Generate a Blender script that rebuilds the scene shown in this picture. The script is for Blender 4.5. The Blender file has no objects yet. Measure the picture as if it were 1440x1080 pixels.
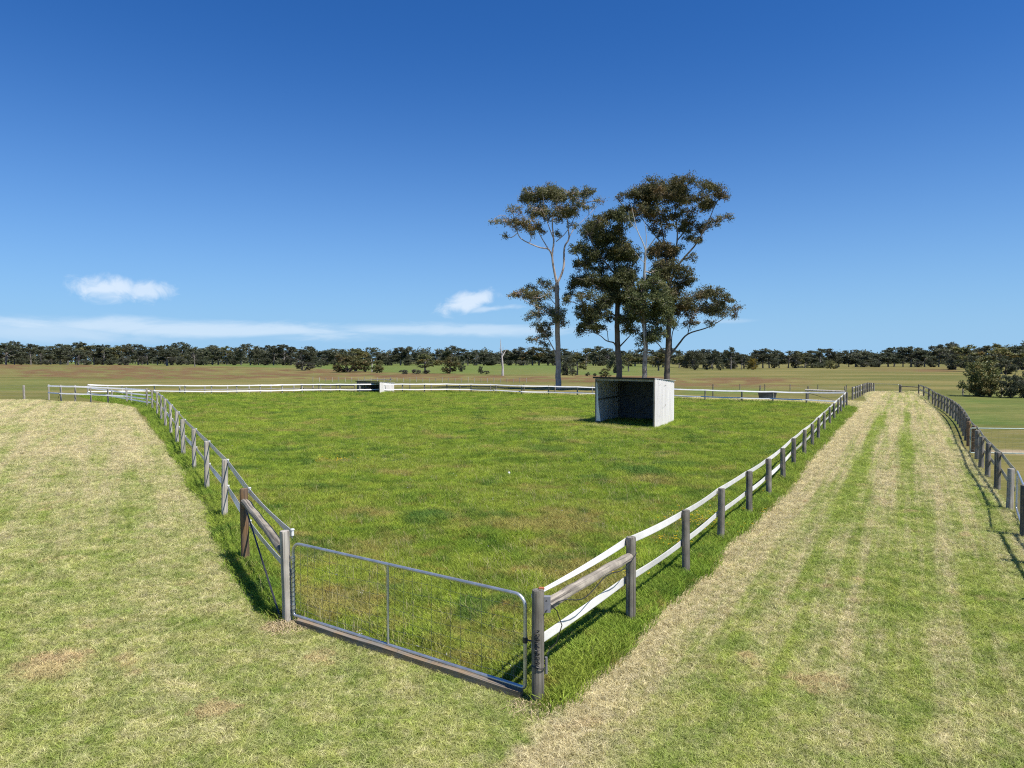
import bpy, math, random
import numpy as np
from mathutils import Vector, Matrix

random.seed(7)
rng = np.random.default_rng(7)
S = bpy.context.scene
C = S.collection
PI = math.pi
R = math.radians

# ------------------------------------------------------------------ camera
CAMH = 3.7
F = 998.0
PITCH = math.atan(33.0 / F)
cam_d = bpy.data.cameras.new('camera')
cam = bpy.data.objects.new('camera', cam_d)
C.objects.link(cam)
cam.location = (0, 0, CAMH)
cam.rotation_euler = (PI / 2 - PITCH, 0, 0)
cam_d.sensor_width = 36
cam_d.lens = F / 1440 * 36
cam_d.clip_start = 0.1
cam_d.clip_end = 9000
S.camera = cam


def at(px, py, z=0.0):
    """where on the level z the photograph shows something"""
    u, v = (px - 720) / F, (540 - py) / F
    dy = math.cos(PITCH) + v * math.sin(PITCH)
    dz = v * math.cos(PITCH) - math.sin(PITCH)
    t = (z - CAMH) / dz
    return Vector((u * t, dy * t, z))


def dist_of(py):
    return at(720, py).y


# ------------------------------------------------------------------ node helpers
class NT:
    def __init__(s, tree):
        s.t = tree
        s.N = tree.nodes
        s.L = tree.links

    def n(s, typ, **kw):
        nd = s.N.new(typ)
        for k, v in kw.items():
            setattr(nd, k, v)
        return nd

    def put(s, sock, v):
        if isinstance(v, bpy.types.NodeSocket):
            s.L.new(v, sock)
        elif v is not None:
            if sock.type == 'RGBA' and not isinstance(v, (int, float)) and len(v) == 3:
                v = (*v, 1)
            sock.default_value = v

    def math(s, op, a, b=None, clamp=False):
        nd = s.n('ShaderNodeMath', operation=op, use_clamp=clamp)
        s.put(nd.inputs[0], a)
        if b is not None:
            s.put(nd.inputs[1], b)
        return nd.outputs[0]

    def vmath(s, op, a, b=None):
        nd = s.n('ShaderNodeVectorMath', operation=op)
        s.put(nd.inputs[0], a)
        if b is not None:
            s.put(nd.inputs[1], b)
        return nd.outputs['Value'] if op in ('DOT_PRODUCT', 'LENGTH', 'DISTANCE') else nd.outputs[0]

    def noise(s, vec, scale, detail=3.0, rough=0.55, dist=0.0):
        nd = s.n('ShaderNodeTexNoise')
        s.put(nd.inputs['Vector'], vec)
        nd.inputs['Scale'].default_value = scale
        nd.inputs['Detail'].default_value = detail
        nd.inputs['Roughness'].default_value = rough
        nd.inputs['Distortion'].default_value = dist
        return nd.outputs[0]

    def mapr(s, v, a, b, c=0.0, d=1.0, smooth=True):
        nd = s.n('ShaderNodeMapRange')
        if smooth:
            nd.interpolation_type = 'SMOOTHSTEP'
        s.put(nd.inputs[0], v)
        for i, x in enumerate((a, b, c, d)):
            nd.inputs[i + 1].default_value = x
        return nd.outputs[0]

    def mix(s, f, a, b, blend='MIX'):
        nd = s.n('ShaderNodeMix', data_type='RGBA', blend_type=blend)
        s.put(nd.inputs[0], f)
        s.put(nd.inputs[6], a)
        s.put(nd.inputs[7], b)
        return nd.outputs[2]

    def sep(s, v):
        nd = s.n('ShaderNodeSeparateXYZ')
        s.put(nd.inputs[0], v)
        return nd.outputs

    def attr(s, name, kind='GEOMETRY'):
        nd = s.n('ShaderNodeAttribute', attribute_name=name, attribute_type=kind)
        return nd.outputs['Fac']

    def mapping(s, vec, scale=(1, 1, 1), rot=(0, 0, 0), loc=(0, 0, 0)):
        nd = s.n('ShaderNodeMapping')
        s.put(nd.inputs['Vector'], vec)
        nd.inputs['Scale'].default_value = scale
        nd.inputs['Rotation'].default_value = rot
        nd.inputs['Location'].default_value = loc
        return nd.outputs[0]


def material(name):
    m = bpy.data.materials.new(name)
    m.use_nodes = True
    t = NT(m.node_tree)
    b = m.node_tree.nodes['Principled BSDF']
    b.inputs['Roughness'].default_value = 0.85
    return m, t, b


def bump(t, b, h, strength=0.5, dist=0.02):
    nd = t.n('ShaderNodeBump')
    nd.inputs['Strength'].default_value = strength
    nd.inputs['Distance'].default_value = dist
    t.put(nd.inputs['Height'], h)
    t.put(b.inputs['Normal'], nd.outputs[0])


# ------------------------------------------------------------------ scene graph helpers
def tag(o, label=None, cat=None, group=None, kind=None):
    if label: o['label'] = label
    if cat: o['category'] = cat
    if group: o['group'] = group
    if kind: o['kind'] = kind
    return o


def empty(name, loc, label, cat, group=None, rz=0.0):
    o = bpy.data.objects.new(name, None)
    o.empty_display_size = 0.3
    C.objects.link(o)
    o.location = loc
    o.rotation_euler = (0, 0, rz)
    return tag(o, label, cat, group)


def link(name, me, parent=None, loc=(0, 0, 0)):
    o = bpy.data.objects.new(name, me)
    C.objects.link(o)
    o.location = loc
    if parent is not None:
        o.parent = parent
    return o


class MB:
    def __init__(s):
        s.v = []
        s.f = []

    def box(s, c, h, m=None):
        """c centre, h half sizes, m optional 3x3 matrix"""
        b = len(s.v)
        for sx in (-1, 1):
            for sy in (-1, 1):
                for sz in (-1, 1):
                    p = Vector((sx * h[0], sy * h[1], sz * h[2]))
                    if m is not None:
                        p = m @ p
                    s.v.append(p + Vector(c))
        for q in ((0, 1, 3, 2), (4, 6, 7, 5), (0, 4, 5, 1), (2, 3, 7, 6), (0, 2, 6, 4), (1, 5, 7, 3)):
            s.f.append(tuple(b + i for i in q))

    def tube(s, pts, rad, seg=8, cap=True):
        pts = [Vector(p) for p in pts]
        n = len(pts)
        if not hasattr(rad, '__len__'):
            rad = [rad] * n
        up = Vector((0, 0, 1))
        d0 = (pts[1] - pts[0]).normalized()
        if abs(d0.z) > 0.9:
            up = Vector((1, 0, 0))
        a = d0.cross(up).normalized()
        b0 = len(s.v)
        for i, p in enumerate(pts):
            d = (pts[min(i + 1, n - 1)] - pts[max(i - 1, 0)])
            if d.length < 1e-9:
                d = d0
            d = d.normalized()
            a = (a - d * a.dot(d))
            if a.length < 1e-6:
                a = d.orthogonal()
            a = a.normalized()
            c = d.cross(a)
            for k in range(seg):
                w = 2 * PI * k / seg
                s.v.append(p + (a * math.cos(w) + c * math.sin(w)) * rad[i])
        for i in range(n - 1):
            for k in range(seg):
                k2 = (k + 1) % seg
                s.f.append((b0 + i * seg + k, b0 + i * seg + k2, b0 + (i + 1) * seg + k2, b0 + (i + 1) * seg + k))
        if cap:
            s.f.append(tuple(b0 + k for k in reversed(range(seg))))
            s.f.append(tuple(b0 + (n - 1) * seg + k for k in range(seg)))

    def mesh(s, name, mat, smooth=True):
        me = bpy.data.meshes.new(name)
        me.from_pydata([tuple(p) for p in s.v], [], s.f)
        me.materials.append(mat)
        if smooth:
            me.polygons.foreach_set('use_smooth', [True] * len(me.polygons))
            me.set_sharp_from_angle(angle=R(40))
        me.update()
        return me

    def build(s, name, mat, parent=None, loc=(0, 0, 0), smooth=True):
        return link(name, s.mesh(name, mat, smooth), parent, loc)


def quads_mesh(name, V, mat, nv=4):
    """V: (n, nv, 3) array, one polygon each"""
    n = len(V)
    me = bpy.data.meshes.new(name)
    me.vertices.add(n * nv)
    me.vertices.foreach_set('co', V.reshape(-1).astype(np.float32))
    me.loops.add(n * nv)
    me.loops.foreach_set('vertex_index', np.arange(n * nv, dtype=np.int32))
    me.polygons.add(n)
    me.polygons.foreach_set('loop_start', np.arange(0, n * nv, nv, dtype=np.int32))
    me.polygons.foreach_set('loop_total', np.full(n, nv, dtype=np.int32))
    me.materials.append(mat)
    me.update(calc_edges=True)
    return me


# ------------------------------------------------------------------ light and sky
SUN_AZ = Vector((0.80, -0.60, 0)).normalized()      # towards the sun
SUN_EL = R(60)
sd = bpy.data.lights.new('sun', 'SUN')
sun = bpy.data.objects.new('sun', sd)
C.objects.link(sun)
sd.energy = 4.6
sd.angle = R(0.55)
sd.color = (1.0, 0.955, 0.88)
tosun = Vector((SUN_AZ.x * math.cos(SUN_EL), SUN_AZ.y * math.cos(SUN_EL), math.sin(SUN_EL)))
sun.rotation_euler = (-tosun).to_track_quat('-Z', 'Y').to_euler()
sun.location = (20, -20, 40)

w = bpy.data.worlds.new('World')
S.world = w
w.use_nodes = True
t = NT(w.node_tree)
bg = w.node_tree.nodes['Background']
sky = t.n('ShaderNodeTexSky', sky_type='NISHITA')
sky.sun_disc = False
sky.sun_elevation = SUN_EL
sky.sun_rotation = math.atan2(SUN_AZ.x, SUN_AZ.y)
sky.altitude = 0
sky.air_density = 1.0
sky.dust_density = 0.15
sky.ozone_density = 2.0
tc = t.n('ShaderNodeTexCoord')
dirv = tc.outputs['Generated']
dx, dy, dz = t.sep(dirv)
az = t.math('ARCTAN2', dx, dy)
el = t.math('ARCSINE', dz)
# clouds live on the sky dome: azimuth and elevation
comb = t.n('ShaderNodeCombineXYZ')
t.put(comb.inputs[0], az)
t.put(comb.inputs[1], el)
ae = comb.outputs[0]


def px_ae(px, py):
    p = at(px, 540 if py == 507 else py)
    u, v = (px - 720) / F, (540 - py) / F
    d = Vector((u, math.cos(PITCH) + v * math.sin(PITCH), v * math.cos(PITCH) - math.sin(PITCH))).normalized()
    return math.atan2(d.x, d.y), math.asin(d.z)


def cloud(px, py, rx, ry, tilt, scale, stretch, lo, hi, dens):
    a0, e0 = px_ae(px, py)
    k = math.cos(a0) ** 2
    v = t.mapping(ae, loc=(-a0, -e0, 0))
    v = t.mapping(v, rot=(0, 0, tilt))
    v2 = t.mapping(v, scale=(F / (rx * k), F / ry, 1))
    r = t.vmath('LENGTH', v2)
    nz = t.noise(t.mapping(ae, scale=(1, stretch, 1), rot=(0, 0, tilt)), scale, 6.0, 0.62, 0.6)
    m = t.math('SUBTRACT', t.math('ADD', t.math('MULTIPLY', nz, 1.5), 0.0), r)
    return t.math('MULTIPLY', t.mapr(m, lo, hi), dens)


masks = [
    cloud(150, 405, 62, 19, R(2), 34, 1.3, -0.25, 0.5, 0.60),
    cloud(207, 409, 46, 16, R(-3), 38, 1.4, -0.25, 0.5, 0.52),
    cloud(658, 424, 56, 18, R(-16), 30, 1.7, -0.2, 0.5, 0.60),
    cloud(688, 434, 60, 7, R(-4), 22, 3.5, -0.1, 0.6, 0.35),
    cloud(640, 464, 310, 13, R(0.3), 9, 5.0, -0.2, 0.6, 0.36),
    cloud(250, 462, 420, 17, R(0.5), 8, 5.0, -0.2, 0.6, 0.42),
    cloud(60, 466, 330, 20, R(0), 8, 4.0, -0.2, 0.7, 0.3),
    cloud(1010, 452, 90, 5, R(0), 12, 6.0, -0.1, 0.8, 0.2),
]
tot = masks[0]
for m_ in masks[1:]:
    tot = t.math('MAXIMUM', tot, m_)
g = t.n('ShaderNodeGamma')
t.put(g.inputs[0], sky.outputs[0])
g.inputs[1].default_value = 1.0
skc = t.mix(1.0, sky.outputs[0], (0.46, 0.73, 1.18), 'MULTIPLY')
skc = t.mix(t.math('MULTIPLY', t.math('POWER', t.mapr(el, 0.0, 0.50, 1.0, 0.0, False), 2.7), 0.95), skc, (3.6, 5.9, 8.5))
hs = t.n('ShaderNodeHueSaturation')
hs.inputs['Saturation'].default_value = 1.08
t.put(hs.inputs['Color'], skc)
hs.inputs['Hue'].default_value = 0.5
col = t.mix(tot, hs.outputs[0], (9.4, 9.9, 10.4))
t.put(bg.inputs[0], col)
bg.inputs[1].default_value = 0.071

vs = S.view_settings
vs.view_transform = 'Standard'
vs.look = 'None'
vs.gamma = 1
vs.exposure = 0.55
vs.use_curve_mapping = False
S.cycles.use_denoising = False
S.cycles.filter_width = 1.15
S.cycles.max_bounces = 4
S.cycles.diffuse_bounces = 2
S.cycles.glossy_bounces = 2
S.cycles.transmission_bounces = 2
S.cycles.transparent_max_bounces = 8

# ------------------------------------------------------------------ measured lines (pixel of the post base, pixel of its top)
right_px = [(757, 990, 830), (887, 880, 754), (965, 811.7, 716.7), (1013.6, 761.7, 686), (1053, 727, 662), (1080.7, 700.7, 644.7),
            (1101, 679.3, 630), (1116, 658.3, 616), (1130.7, 643.8, 604), (1142, 631, 596), (1150.5, 620.4, 587), (1158.7, 608.8, 580),
            (1167, 601, 572.5), (1173, 594, 567), (1178.5, 587.4, 561.5), (1182.5, 583, 558.5), (1186.5, 578.8, 554.5), (1190.5, 575, 551)]
left_px = [(404, 876, 745), (345.5, 793, 686), (316.2, 731.5, 646), (291, 693.5, 620), (273, 662.5, 603), (258, 643.8, 589.5),
           (249.5, 627.5, 578.8), (240.5, 614, 569), (233, 604, 561), (227, 594, 556), (221, 586, 551.5), (214.5, 579, 548.7), (207, 574, 546)]
yard_px = [(207, 574), (178.5, 568.2), (152, 567), (128, 565.6), (106, 565), (86, 564), (69, 562.3)]
back_px = [(124, 558), (172, 556.3), (217.5, 555.6), (260, 556.4), (297.5, 556.3), (333, 556), (366, 555.5), (397, 554.8), (425, 554.2), (451, 553.8),
           (478, 553.6), (506, 553.8), (536, 553.4), (566, 553.4), (597, 553.4), (628.5, 553.2), (662.5, 553.6), (697.5, 554.6), (733.7, 557),
           (771.5, 557.6), (812, 558.8), (854, 560), (900, 561.4), (946, 563), (991.5, 565), (1043, 567), (1087, 568.2), (1134, 570), (1190.5, 575)]


def ph(base, top):
    return (base - top) / (base - 507) * CAMH


def W(l):
    return [at(a[0], a[1]) for a in l]


paddock_line = W(right_px) + list(reversed(W(back_px)))[1:] + [at(207, 574)] + list(reversed(W(left_px)))[1:]
PAD = np.array([(p.x, p.y) for p in paddock_line])
TRK = np.array([(-40, -60), (-40, 9.0), (0.3, 7.6), (25.4, 54.3), (30.5, 60.5), (39.5, 79.5), (42.6, 84.5), (48.2, 83.5), (46.0, 79.5),
                (33.5, 56.5), (19.6, 31.0), (15.0, 22.4), (10.3, 13.8), (0.0, -5.0), (-20, -60)])
YRD = np.array([(-90, 67.5), (-44, 65.8), (-41.2, 63.6), (-37, 61.6), (-33, 59.4), (-29.5, 56.2), (-27.5, 51.5), (-3.0, 10.3), (0.6, 8.1), (2, 5), (2, -60), (-90, -60)])
lane_in = W([(690, 553.6)] + back_px[18:])
LAN = np.array([(p.x, p.y) for p in lane_in] + [(30.8, 60.8), (31.2, 63.5), (26.5, 66.0), (21.5, 68.5), (17, 70.2), (10, 75), (4, 77.8), (-3, 80.5)])


def sdf(P, poly):
    """signed distance, positive inside"""
    x, y = P[:, 0], P[:, 1]
    best = np.full(len(P), 1e18)
    ins = np.zeros(len(P), bool)
    n = len(poly)
    for i in range(n):
        a, b = poly[i], poly[(i + 1) % n]
        e = b - a
        wx, wy = x - a[0], y - a[1]
        h = np.clip((wx * e[0] + wy * e[1]) / (e @ e), 0, 1)
        best = np.minimum(best, (wx - h * e[0]) ** 2 + (wy - h * e[1]) ** 2)
        c = ((a[1] > y) != (b[1] > y))
        with np.errstate(divide='ignore', invalid='ignore'):
            xi = (b[0] - a[0]) * (y - a[1]) / (b[1] - a[1]) + a[0]
        ins ^= c & (x < xi)
    d = np.sqrt(best)
    return np.where(ins, d, -d)


def vnoise(x, y, seed=0):
    """smooth value noise in numpy"""
    xi, yi = np.floor(x).astype(np.int64), np.floor(y).astype(np.int64)
    fx, fy = x - xi, y - yi
    fx, fy = fx * fx * (3 - 2 * fx), fy * fy * (3 - 2 * fy)

    def h(a, b):
        k = (a * 374761393 + b * 668265263 + seed * 1442695041) & 0x7fffffff
        k = ((k ^ (k >> 13)) * 1274126177) & 0x7fffffff
        return (k & 0xffff) / 65535.0
    return (h(xi, yi) * (1 - fx) + h(xi + 1, yi) * fx) * (1 - fy) + (h(xi, yi + 1) * (1 - fx) + h(xi + 1, yi + 1) * fx) * fy


# the paddock's uncut strip reaches past the fence except in front of the gate
gL, gR = at(404, 876), at(757, 990)


def regions(P):
    x, y = P[:, 0], P[:, 1]
    pad = sdf(P, PAD)
    gm = np.array([(gL.x + gR.x) / 2, (gL.y + gR.y) / 2])
    gd = np.array([gR.x - gL.x, gR.y - gL.y])
    gl = np.linalg.norm(gd)
    gd = gd / gl
    s = (x - gm[0]) * gd[0] + (y - gm[1]) * gd[1]
    q = np.abs((x - gm[0]) * gd[1] - (y - gm[1]) * gd[0])
    nearg = np.clip((gl / 2 + 0.25 - np.abs(s)) / 0.5, 0, 1) * np.clip((1.5 - q) * 2, 0, 1)
    grow = 0.10 + 0.20 * vnoise(x * .5, y * .5, 3) + np.clip((y - 25) / 60, 0, .5)
    pad2 = pad + grow * (1 - nearg) - .03 * nearg
    mown = np.maximum(np.maximum(sdf(P, TRK), sdf(P, YRD)), sdf(P, LAN))
    mown = np.minimum(mown, -pad2)
    return pad2, mown, nearg


# far field colour, where the land itself changes from rough brown pasture to green
def far_maps(P):
    x, y = P[:, 0], P[:, 1]
    d = np.maximum(y, 1)
    px = 720 + F * x / d
    py = 507 + F * CAMH / d
    n1 = vnoise(px / 60, py / 5.0, 11) - .5
    n2 = vnoise(px / 20, py / 2.0, 12) - .5
    n3 = vnoise(px / 9, py / 1.2, 13) - .5

    def band(v, a, b, w_):
        return np.clip((v - a) / w_, 0, 1) * np.clip((b - v) / w_, 0, 1)
    top = np.interp(px, [0, 300, 450, 560, 700, 830, 960], [511.5, 515, 518.5, 523.5, 526.5, 527, 530])
    bot = np.interp(px, [0, 60, 200, 400, 560, 830, 1100, 1150], [527, 531, 534, 534.5, 533, 539, 544.5, 546])
    br = band(py + n1 * 3, top, bot, 1.6)
    br = br * np.where(px < 960, 1, np.clip((1150 - px) / 60, 0, 1))
    br2 = band(py, 533, 545.5, 3) * np.clip((px - 930) / 40, 0, 1) * np.clip((1130 - px) / 40, 0, 1)
    br = np.maximum(br, br2)
    br = np.clip(br * (0.62 + n2 * 1.8 + n3 * 1.4), 0, 1)
    br3 = band(py, 514, 524, 4) * band(px, 1180, 1380, 60) * .35 + band(py, 518, 524, 2) * band(px, 1280, 1352, 14) * .5
    br = np.maximum(br, np.clip(br3 * (1 + n1), 0, 1))
    gr = band(py, 500, np.maximum(top - .5, 509), 1.0) * np.clip((960 - px) / 80, 0, 1) * .9
    gr = np.maximum(gr, band(py, 531, 552, 3) * np.clip((140 - px) / 100, 0, 1) * .5)
    gr = np.maximum(gr, band(py, 532, 545, 3) * band(px, 430, 530, 40) * .9)
    gr = np.maximum(gr, band(py, 553, 600, 3) * np.clip((px - 1320) / 40, 0, 1) * .75)
    gr = np.maximum(gr, band(py, 546, 556, 2) * band(px, 940, 1100, 40) * .8)
    return br, np.clip(gr * (1 + n1), 0, 1)


def height(x, y):
    d = np.sqrt(x * x + y * y)
    far = np.clip((d - 120) / 200, 0, 1)
    return (vnoise(x / 60, y / 60, 5) - .5) * .5 * far - far * .25


# ------------------------------------------------------------------ the ground colour recipes
def track_coords(t, pos):
    rel = t.vmath('SUBTRACT', pos, (gR.x, gR.y, 0))
    s = t.vmath('DOT_PRODUCT', rel, (0.8738, -0.4863, 0))
    l = t.vmath('DOT_PRODUCT', rel, (0.4863, 0.8738, 0))
    return s, l


def lawn_color(t, pos):
    s, l = track_coords(t, pos)
    x, y, z = t.sep(pos)
    big = t.noise(pos, 0.33, 4, 0.6, 0.3)
    mid = t.noise(t.mapping(pos, loc=(31, 7, 0)), 1.7, 5, 0.65, 0.4)
    fine = t.noise(pos, 8, 5, 0.78)
    # mower and wheel lines that run along the track
    cl = t.n('ShaderNodeCombineXYZ')
    t.put(cl.inputs[0], t.math('MULTIPLY', s, 3.0))
    t.put(cl.inputs[1], t.math('MULTIPLY', l, 0.09))
    line = t.noise(cl.outputs[0], 1.0, 4, 0.6)
    isT = t.math('MULTIPLY', t.mapr(s, 0.2, 0.7), t.mapr(y, 4, 10))
    bias = t.mapr(y, 8, 34, 0.02, 0.36)
    f = t.math('ADD', bias, t.math('MULTIPLY', t.math('SUBTRACT', big, 0.5), 0.8))
    f = t.math('ADD', f, t.math('MULTIPLY', t.math('SUBTRACT', mid, 0.5), 0.85))
    f = t.math('ADD', f, t.math('MULTIPLY', t.math('SUBTRACT', fine, 0.5), 1.1))
    f = t.math('ADD', f, t.math('MULTIPLY', t.math('MULTIPLY', t.math('SUBTRACT', line, 0.5), isT), 1.9))
    rel2 = t.vmath('SUBTRACT', pos, (gL.x, gL.y, 0))
    s2 = t.vmath('DOT_PRODUCT', rel2, (0.873, 0.487, 0))
    l2 = t.vmath('DOT_PRODUCT', rel2, (-0.487, 0.873, 0))
    cl2 = t.n('ShaderNodeCombineXYZ')
    t.put(cl2.inputs[0], t.math('MULTIPLY', s2, 1.5))
    t.put(cl2.inputs[1], t.math('MULTIPLY', l2, 0.07))
    line2 = t.noise(cl2.outputs[0], 1.0, 4, 0.6)
    isL = t.math('MULTIPLY', t.mapr(s2, 0.0, -0.6), t.mapr(y, 8, 20, .3, 1))
    f = t.math('ADD', f, t.math('MULTIPLY', t.math('MULTIPLY', t.math('SUBTRACT', line2, 0.5), isL), 1.5))
    # pale rim along the uncut strip, two greener wheel strips
    sw = t.math('ADD', s, t.math('MULTIPLY', t.math('SUBTRACT', mid, 0.5), 0.5))
    rim = t.math('MULTIPLY', t.mapr(sw, 0.1, 0.4), t.math('SUBTRACT', 1.0, t.mapr(sw, 0.45, 1.5)))
    f = t.math('ADD', f, t.math('MULTIPLY', rim, 0.62))
    nearfade = t.math('MULTIPLY', t.mapr(y, 10, 24, 0.1, 1.0), t.mapr(y, 36, 60, 1.0, 0.25))
    for c_, w_, k in ((2.05, 0.42, 0.85), (3.45, 0.36, 0.7)):
        g1 = t.math('SUBTRACT', 1.0, t.mapr(t.math('ABSOLUTE', t.math('SUBTRACT', sw, c_)), 0.08, w_))
        f = t.math('SUBTRACT', f, t.math('MULTIPLY', t.math('MULTIPLY', g1, nearfade), k * 0.72))
    f = t.math('ADD', f, 0.355, clamp=True)
    green = t.mix(t.mapr(mid, 0.35, 0.65), (0.170, 0.252, 0.028), (0.295, 0.352, 0.056))
    straw = t.mix(t.mapr(fine, 0.35, 0.7), (0.42, 0.355, 0.195), (0.64, 0.565, 0.375))
    c = t.mix(t.mapr(f, 0.05, 0.95), green, straw)
    # bare, brown-pink dead patches
    pt = t.noise(t.mapping(pos, loc=(3.3, 12.1, 0)), 0.9, 5, 0.6, 0.2)
    c = t.mix(t.mapr(pt, 0.60, 0.72, 0, 0.75), c, (0.46, 0.33, 0.19))
    for px, py, rx in ((72, 940, .55), (95, 925, .35), (310, 1000, .18), (385, 885, .3), (445, 930, .32), (1145, 960, .35)):
        p = at(px, py)
        dd = t.vmath('DISTANCE', pos, (p.x, p.y, 0))
        dd = t.math('ADD', dd, t.math('MULTIPLY', t.math('SUBTRACT', fine, 0.5), 1.1))
        dd = t.math('ADD', dd, t.math('MULTIPLY', t.math('SUBTRACT', mid, 0.5), 1.2))
        c = t.mix(t.mapr(dd, rx * .3, rx * 1.0, 0.75, 0), c, (0.50, 0.37, 0.22))
    return c


def paddock_color(t, pos):
    x, y, z = t.sep(pos)
    big = t.noise(pos, 0.16, 4, 0.6, 0.3)
    mid = t.noise(t.mapping(pos, loc=(11, 3, 0)), 0.85, 6, 0.72, 0.4)
    fine = t.noise(pos, 7, 4, 0.7)
    b2 = t.noise(t.mapping(pos, loc=(50, 20, 0)), 0.4, 5, 0.62)
    g = t.mix(t.mapr(mid, 0.34, 0.66), (0.070, 0.155, 0.016), (0.290, 0.370, 0.036))
    g = t.mix(t.mapr(big, 0.42, 0.66, 0, 0.85), g, (0.290, 0.330, 0.050))
    nearb = t.mapr(y, 9, 24, 0.09, 0.0)
    s, l = track_coords(t, pos)
    s2 = t.vmath('DOT_PRODUCT', t.vmath('SUBTRACT', pos, (gL.x, gL.y, 0)), (0.873, 0.487, 0))
    strip = t.math('MAXIMUM', t.mapr(s, -0.9, -0.2), t.mapr(s2, 0.5, 0.0))
    nearb = t.math('SUBTRACT', nearb, t.math('MULTIPLY', strip, 0.25))
    ol = t.math('ADD', t.math('ADD', b2, nearb), t.math('MULTIPLY', t.math('SUBTRACT', fine, .5), .25))
    g = t.mix(t.mapr(ol, 0.53, 0.68, 0, 0.78), g, (0.35, 0.265, 0.10))
    g = t.mix(t.mapr(fine, 0.58, 0.78, 0, 0.5), g, (0.36, 0.38, 0.11))
    dk = t.noise(t.mapping(pos, loc=(5, 70, 0)), 0.55, 4, 0.6)
    g = t.mix(t.mapr(dk, 0.56, 0.66, 0, 0.8), g, (0.045, 0.125, 0.022))
    g = t.mix(t.math('MULTIPLY', strip, t.mapr(mid, .4, .65, .1, .7)), g, (0.12, 0.225, 0.024))
    rd = t.noise(t.mapping(pos, loc=(9, 33, 0)), 2.2, 4, 0.65)
    g = t.mix(t.math('MULTIPLY', t.mapr(rd, .56, .70, 0, .7), t.mapr(y, 12, 30, 1, .35)), g, (0.34, 0.20, 0.075))
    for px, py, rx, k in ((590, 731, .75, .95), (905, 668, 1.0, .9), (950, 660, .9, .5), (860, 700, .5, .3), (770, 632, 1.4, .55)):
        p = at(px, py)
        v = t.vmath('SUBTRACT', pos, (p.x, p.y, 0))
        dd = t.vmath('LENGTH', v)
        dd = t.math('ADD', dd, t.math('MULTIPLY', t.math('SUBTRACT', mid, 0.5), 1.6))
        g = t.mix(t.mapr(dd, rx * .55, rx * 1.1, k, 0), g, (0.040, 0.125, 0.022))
    for px, py, rx in ((790, 592, 2.6), (845, 600, 1.3), (872, 604, 1.0), (900, 606, .9), (990, 552, 2)):
        p = at(px, py)
        dd = t.vmath('DISTANCE', pos, (p.x, p.y, 0))
        dd = t.math('ADD', dd, t.math('MULTIPLY', t.math('SUBTRACT', mid, 0.5), 2.6))
        g = t.mix(t.mapr(dd, rx * .3, rx, 0.8, 0), g, (0.42, 0.36, 0.16))
    return g


# ground ------------------------------------------------------------------
front = np.radians(np.arange(-50, 50.01, 0.4))
rest = np.radians(np.arange(52, 308.1, 2.0))
ang = np.concatenate([front, rest])
rad = np.concatenate([[0.0], np.geomspace(1.5, 3000, 330)])
A, D = np.meshgrid(ang, rad, indexing='ij')
gx, gy = (np.sin(A) * D).ravel(), (np.cos(A) * D).ravel()
P = np.stack([gx, gy], 1)
na, nr = len(ang), len(rad)
gz = height(gx, gy)
me = bpy.data.meshes.new('ground')
me.vertices.add(len(P))
me.vertices.foreach_set('co', np.stack([gx, gy, gz], 1).astype(np.float32).ravel())
ii, jj = np.meshgrid(np.arange(na), np.arange(1, nr - 1), indexing='ij')
i2 = (ii + 1) % na
q = np.stack([ii * nr + jj, i2 * nr + jj, i2 * nr + jj + 1, ii * nr + jj + 1], -1).reshape(-1, 4)[:, ::-1]
tri0 = np.arange(na)
tri = np.stack([tri0 * 0, ((tri0 + 1) % na) * nr + 1, tri0 * nr + 1], 1)[:, ::-1]
me.loops.add(q.size + tri.size)
me.loops.foreach_set('vertex_index', np.concatenate([q.ravel(), tri.ravel()]).astype(np.int32))
me.polygons.add(len(q) + len(tri))
ls = np.concatenate([np.arange(len(q)) * 4, len(q) * 4 + np.arange(len(tri)) * 3])
me.polygons.foreach_set('loop_start', ls.astype(np.int32))
me.polygons.foreach_set('loop_total', np.concatenate([np.full(len(q), 4), np.full(len(tri), 3)]).astype(np.int32))
me.update(calc_edges=True)
me.polygons.foreach_set('use_smooth', [True] * len(me.polygons))
pad2, mown, nearg = regions(P)
br, gr = far_maps(P)
for nm, arr in (('pad', pad2), ('mown', mown), ('brown', br), ('green', gr)):
    a = me.attributes.new(nm, 'FLOAT', 'POINT')
    a.data.foreach_set('value', np.clip(arr, -50, 50).astype(np.float32))
m, t, b = material('ground_cover')
pos = t.n('ShaderNodeNewGeometry').outputs['Position']
nz = t.noise(pos, 3.0, 4, 0.7)
wob = t.math('MULTIPLY', t.math('SUBTRACT', nz, 0.5), 0.5)
fs = t.mapping(pos, scale=(0.35, 1.0, 1))
f1 = t.noise(fs, 0.045, 5, 0.65)
f2 = t.noise(fs, 0.35, 5, 0.7)
field = t.mix(t.mapr(f1, 0.38, 0.62), (0.108, 0.115, 0.028), (0.205, 0.172, 0.058))
field = t.mix(t.mapr(f2, 0.5, 0.75, 0, 0.6), field, (0.225, 0.175, 0.07))
f3 = t.noise(fs, 2.2, 5, 0.75)
field = t.mix(t.mapr(f3, 0.50, 0.68, 0, 0.55), field, (0.255, 0.215, 0.095))
field = t.mix(t.mapr(f3, 0.48, 0.34, 0, 0.5), field, (0.070, 0.092, 0.022))
brown = t.mix(t.mapr(f2, 0.35, 0.65), (0.120, 0.066, 0.030), (0.185, 0.125, 0.054))
field = t.mix(t.attr('green'), field, t.mix(t.mapr(t.math('ADD', t.math('MULTIPLY', f2, .5), t.math('MULTIPLY', f3, .5)), .40, .60), (0.075, 0.120, 0.024), (0.165, 0.190, 0.048)))
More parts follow.
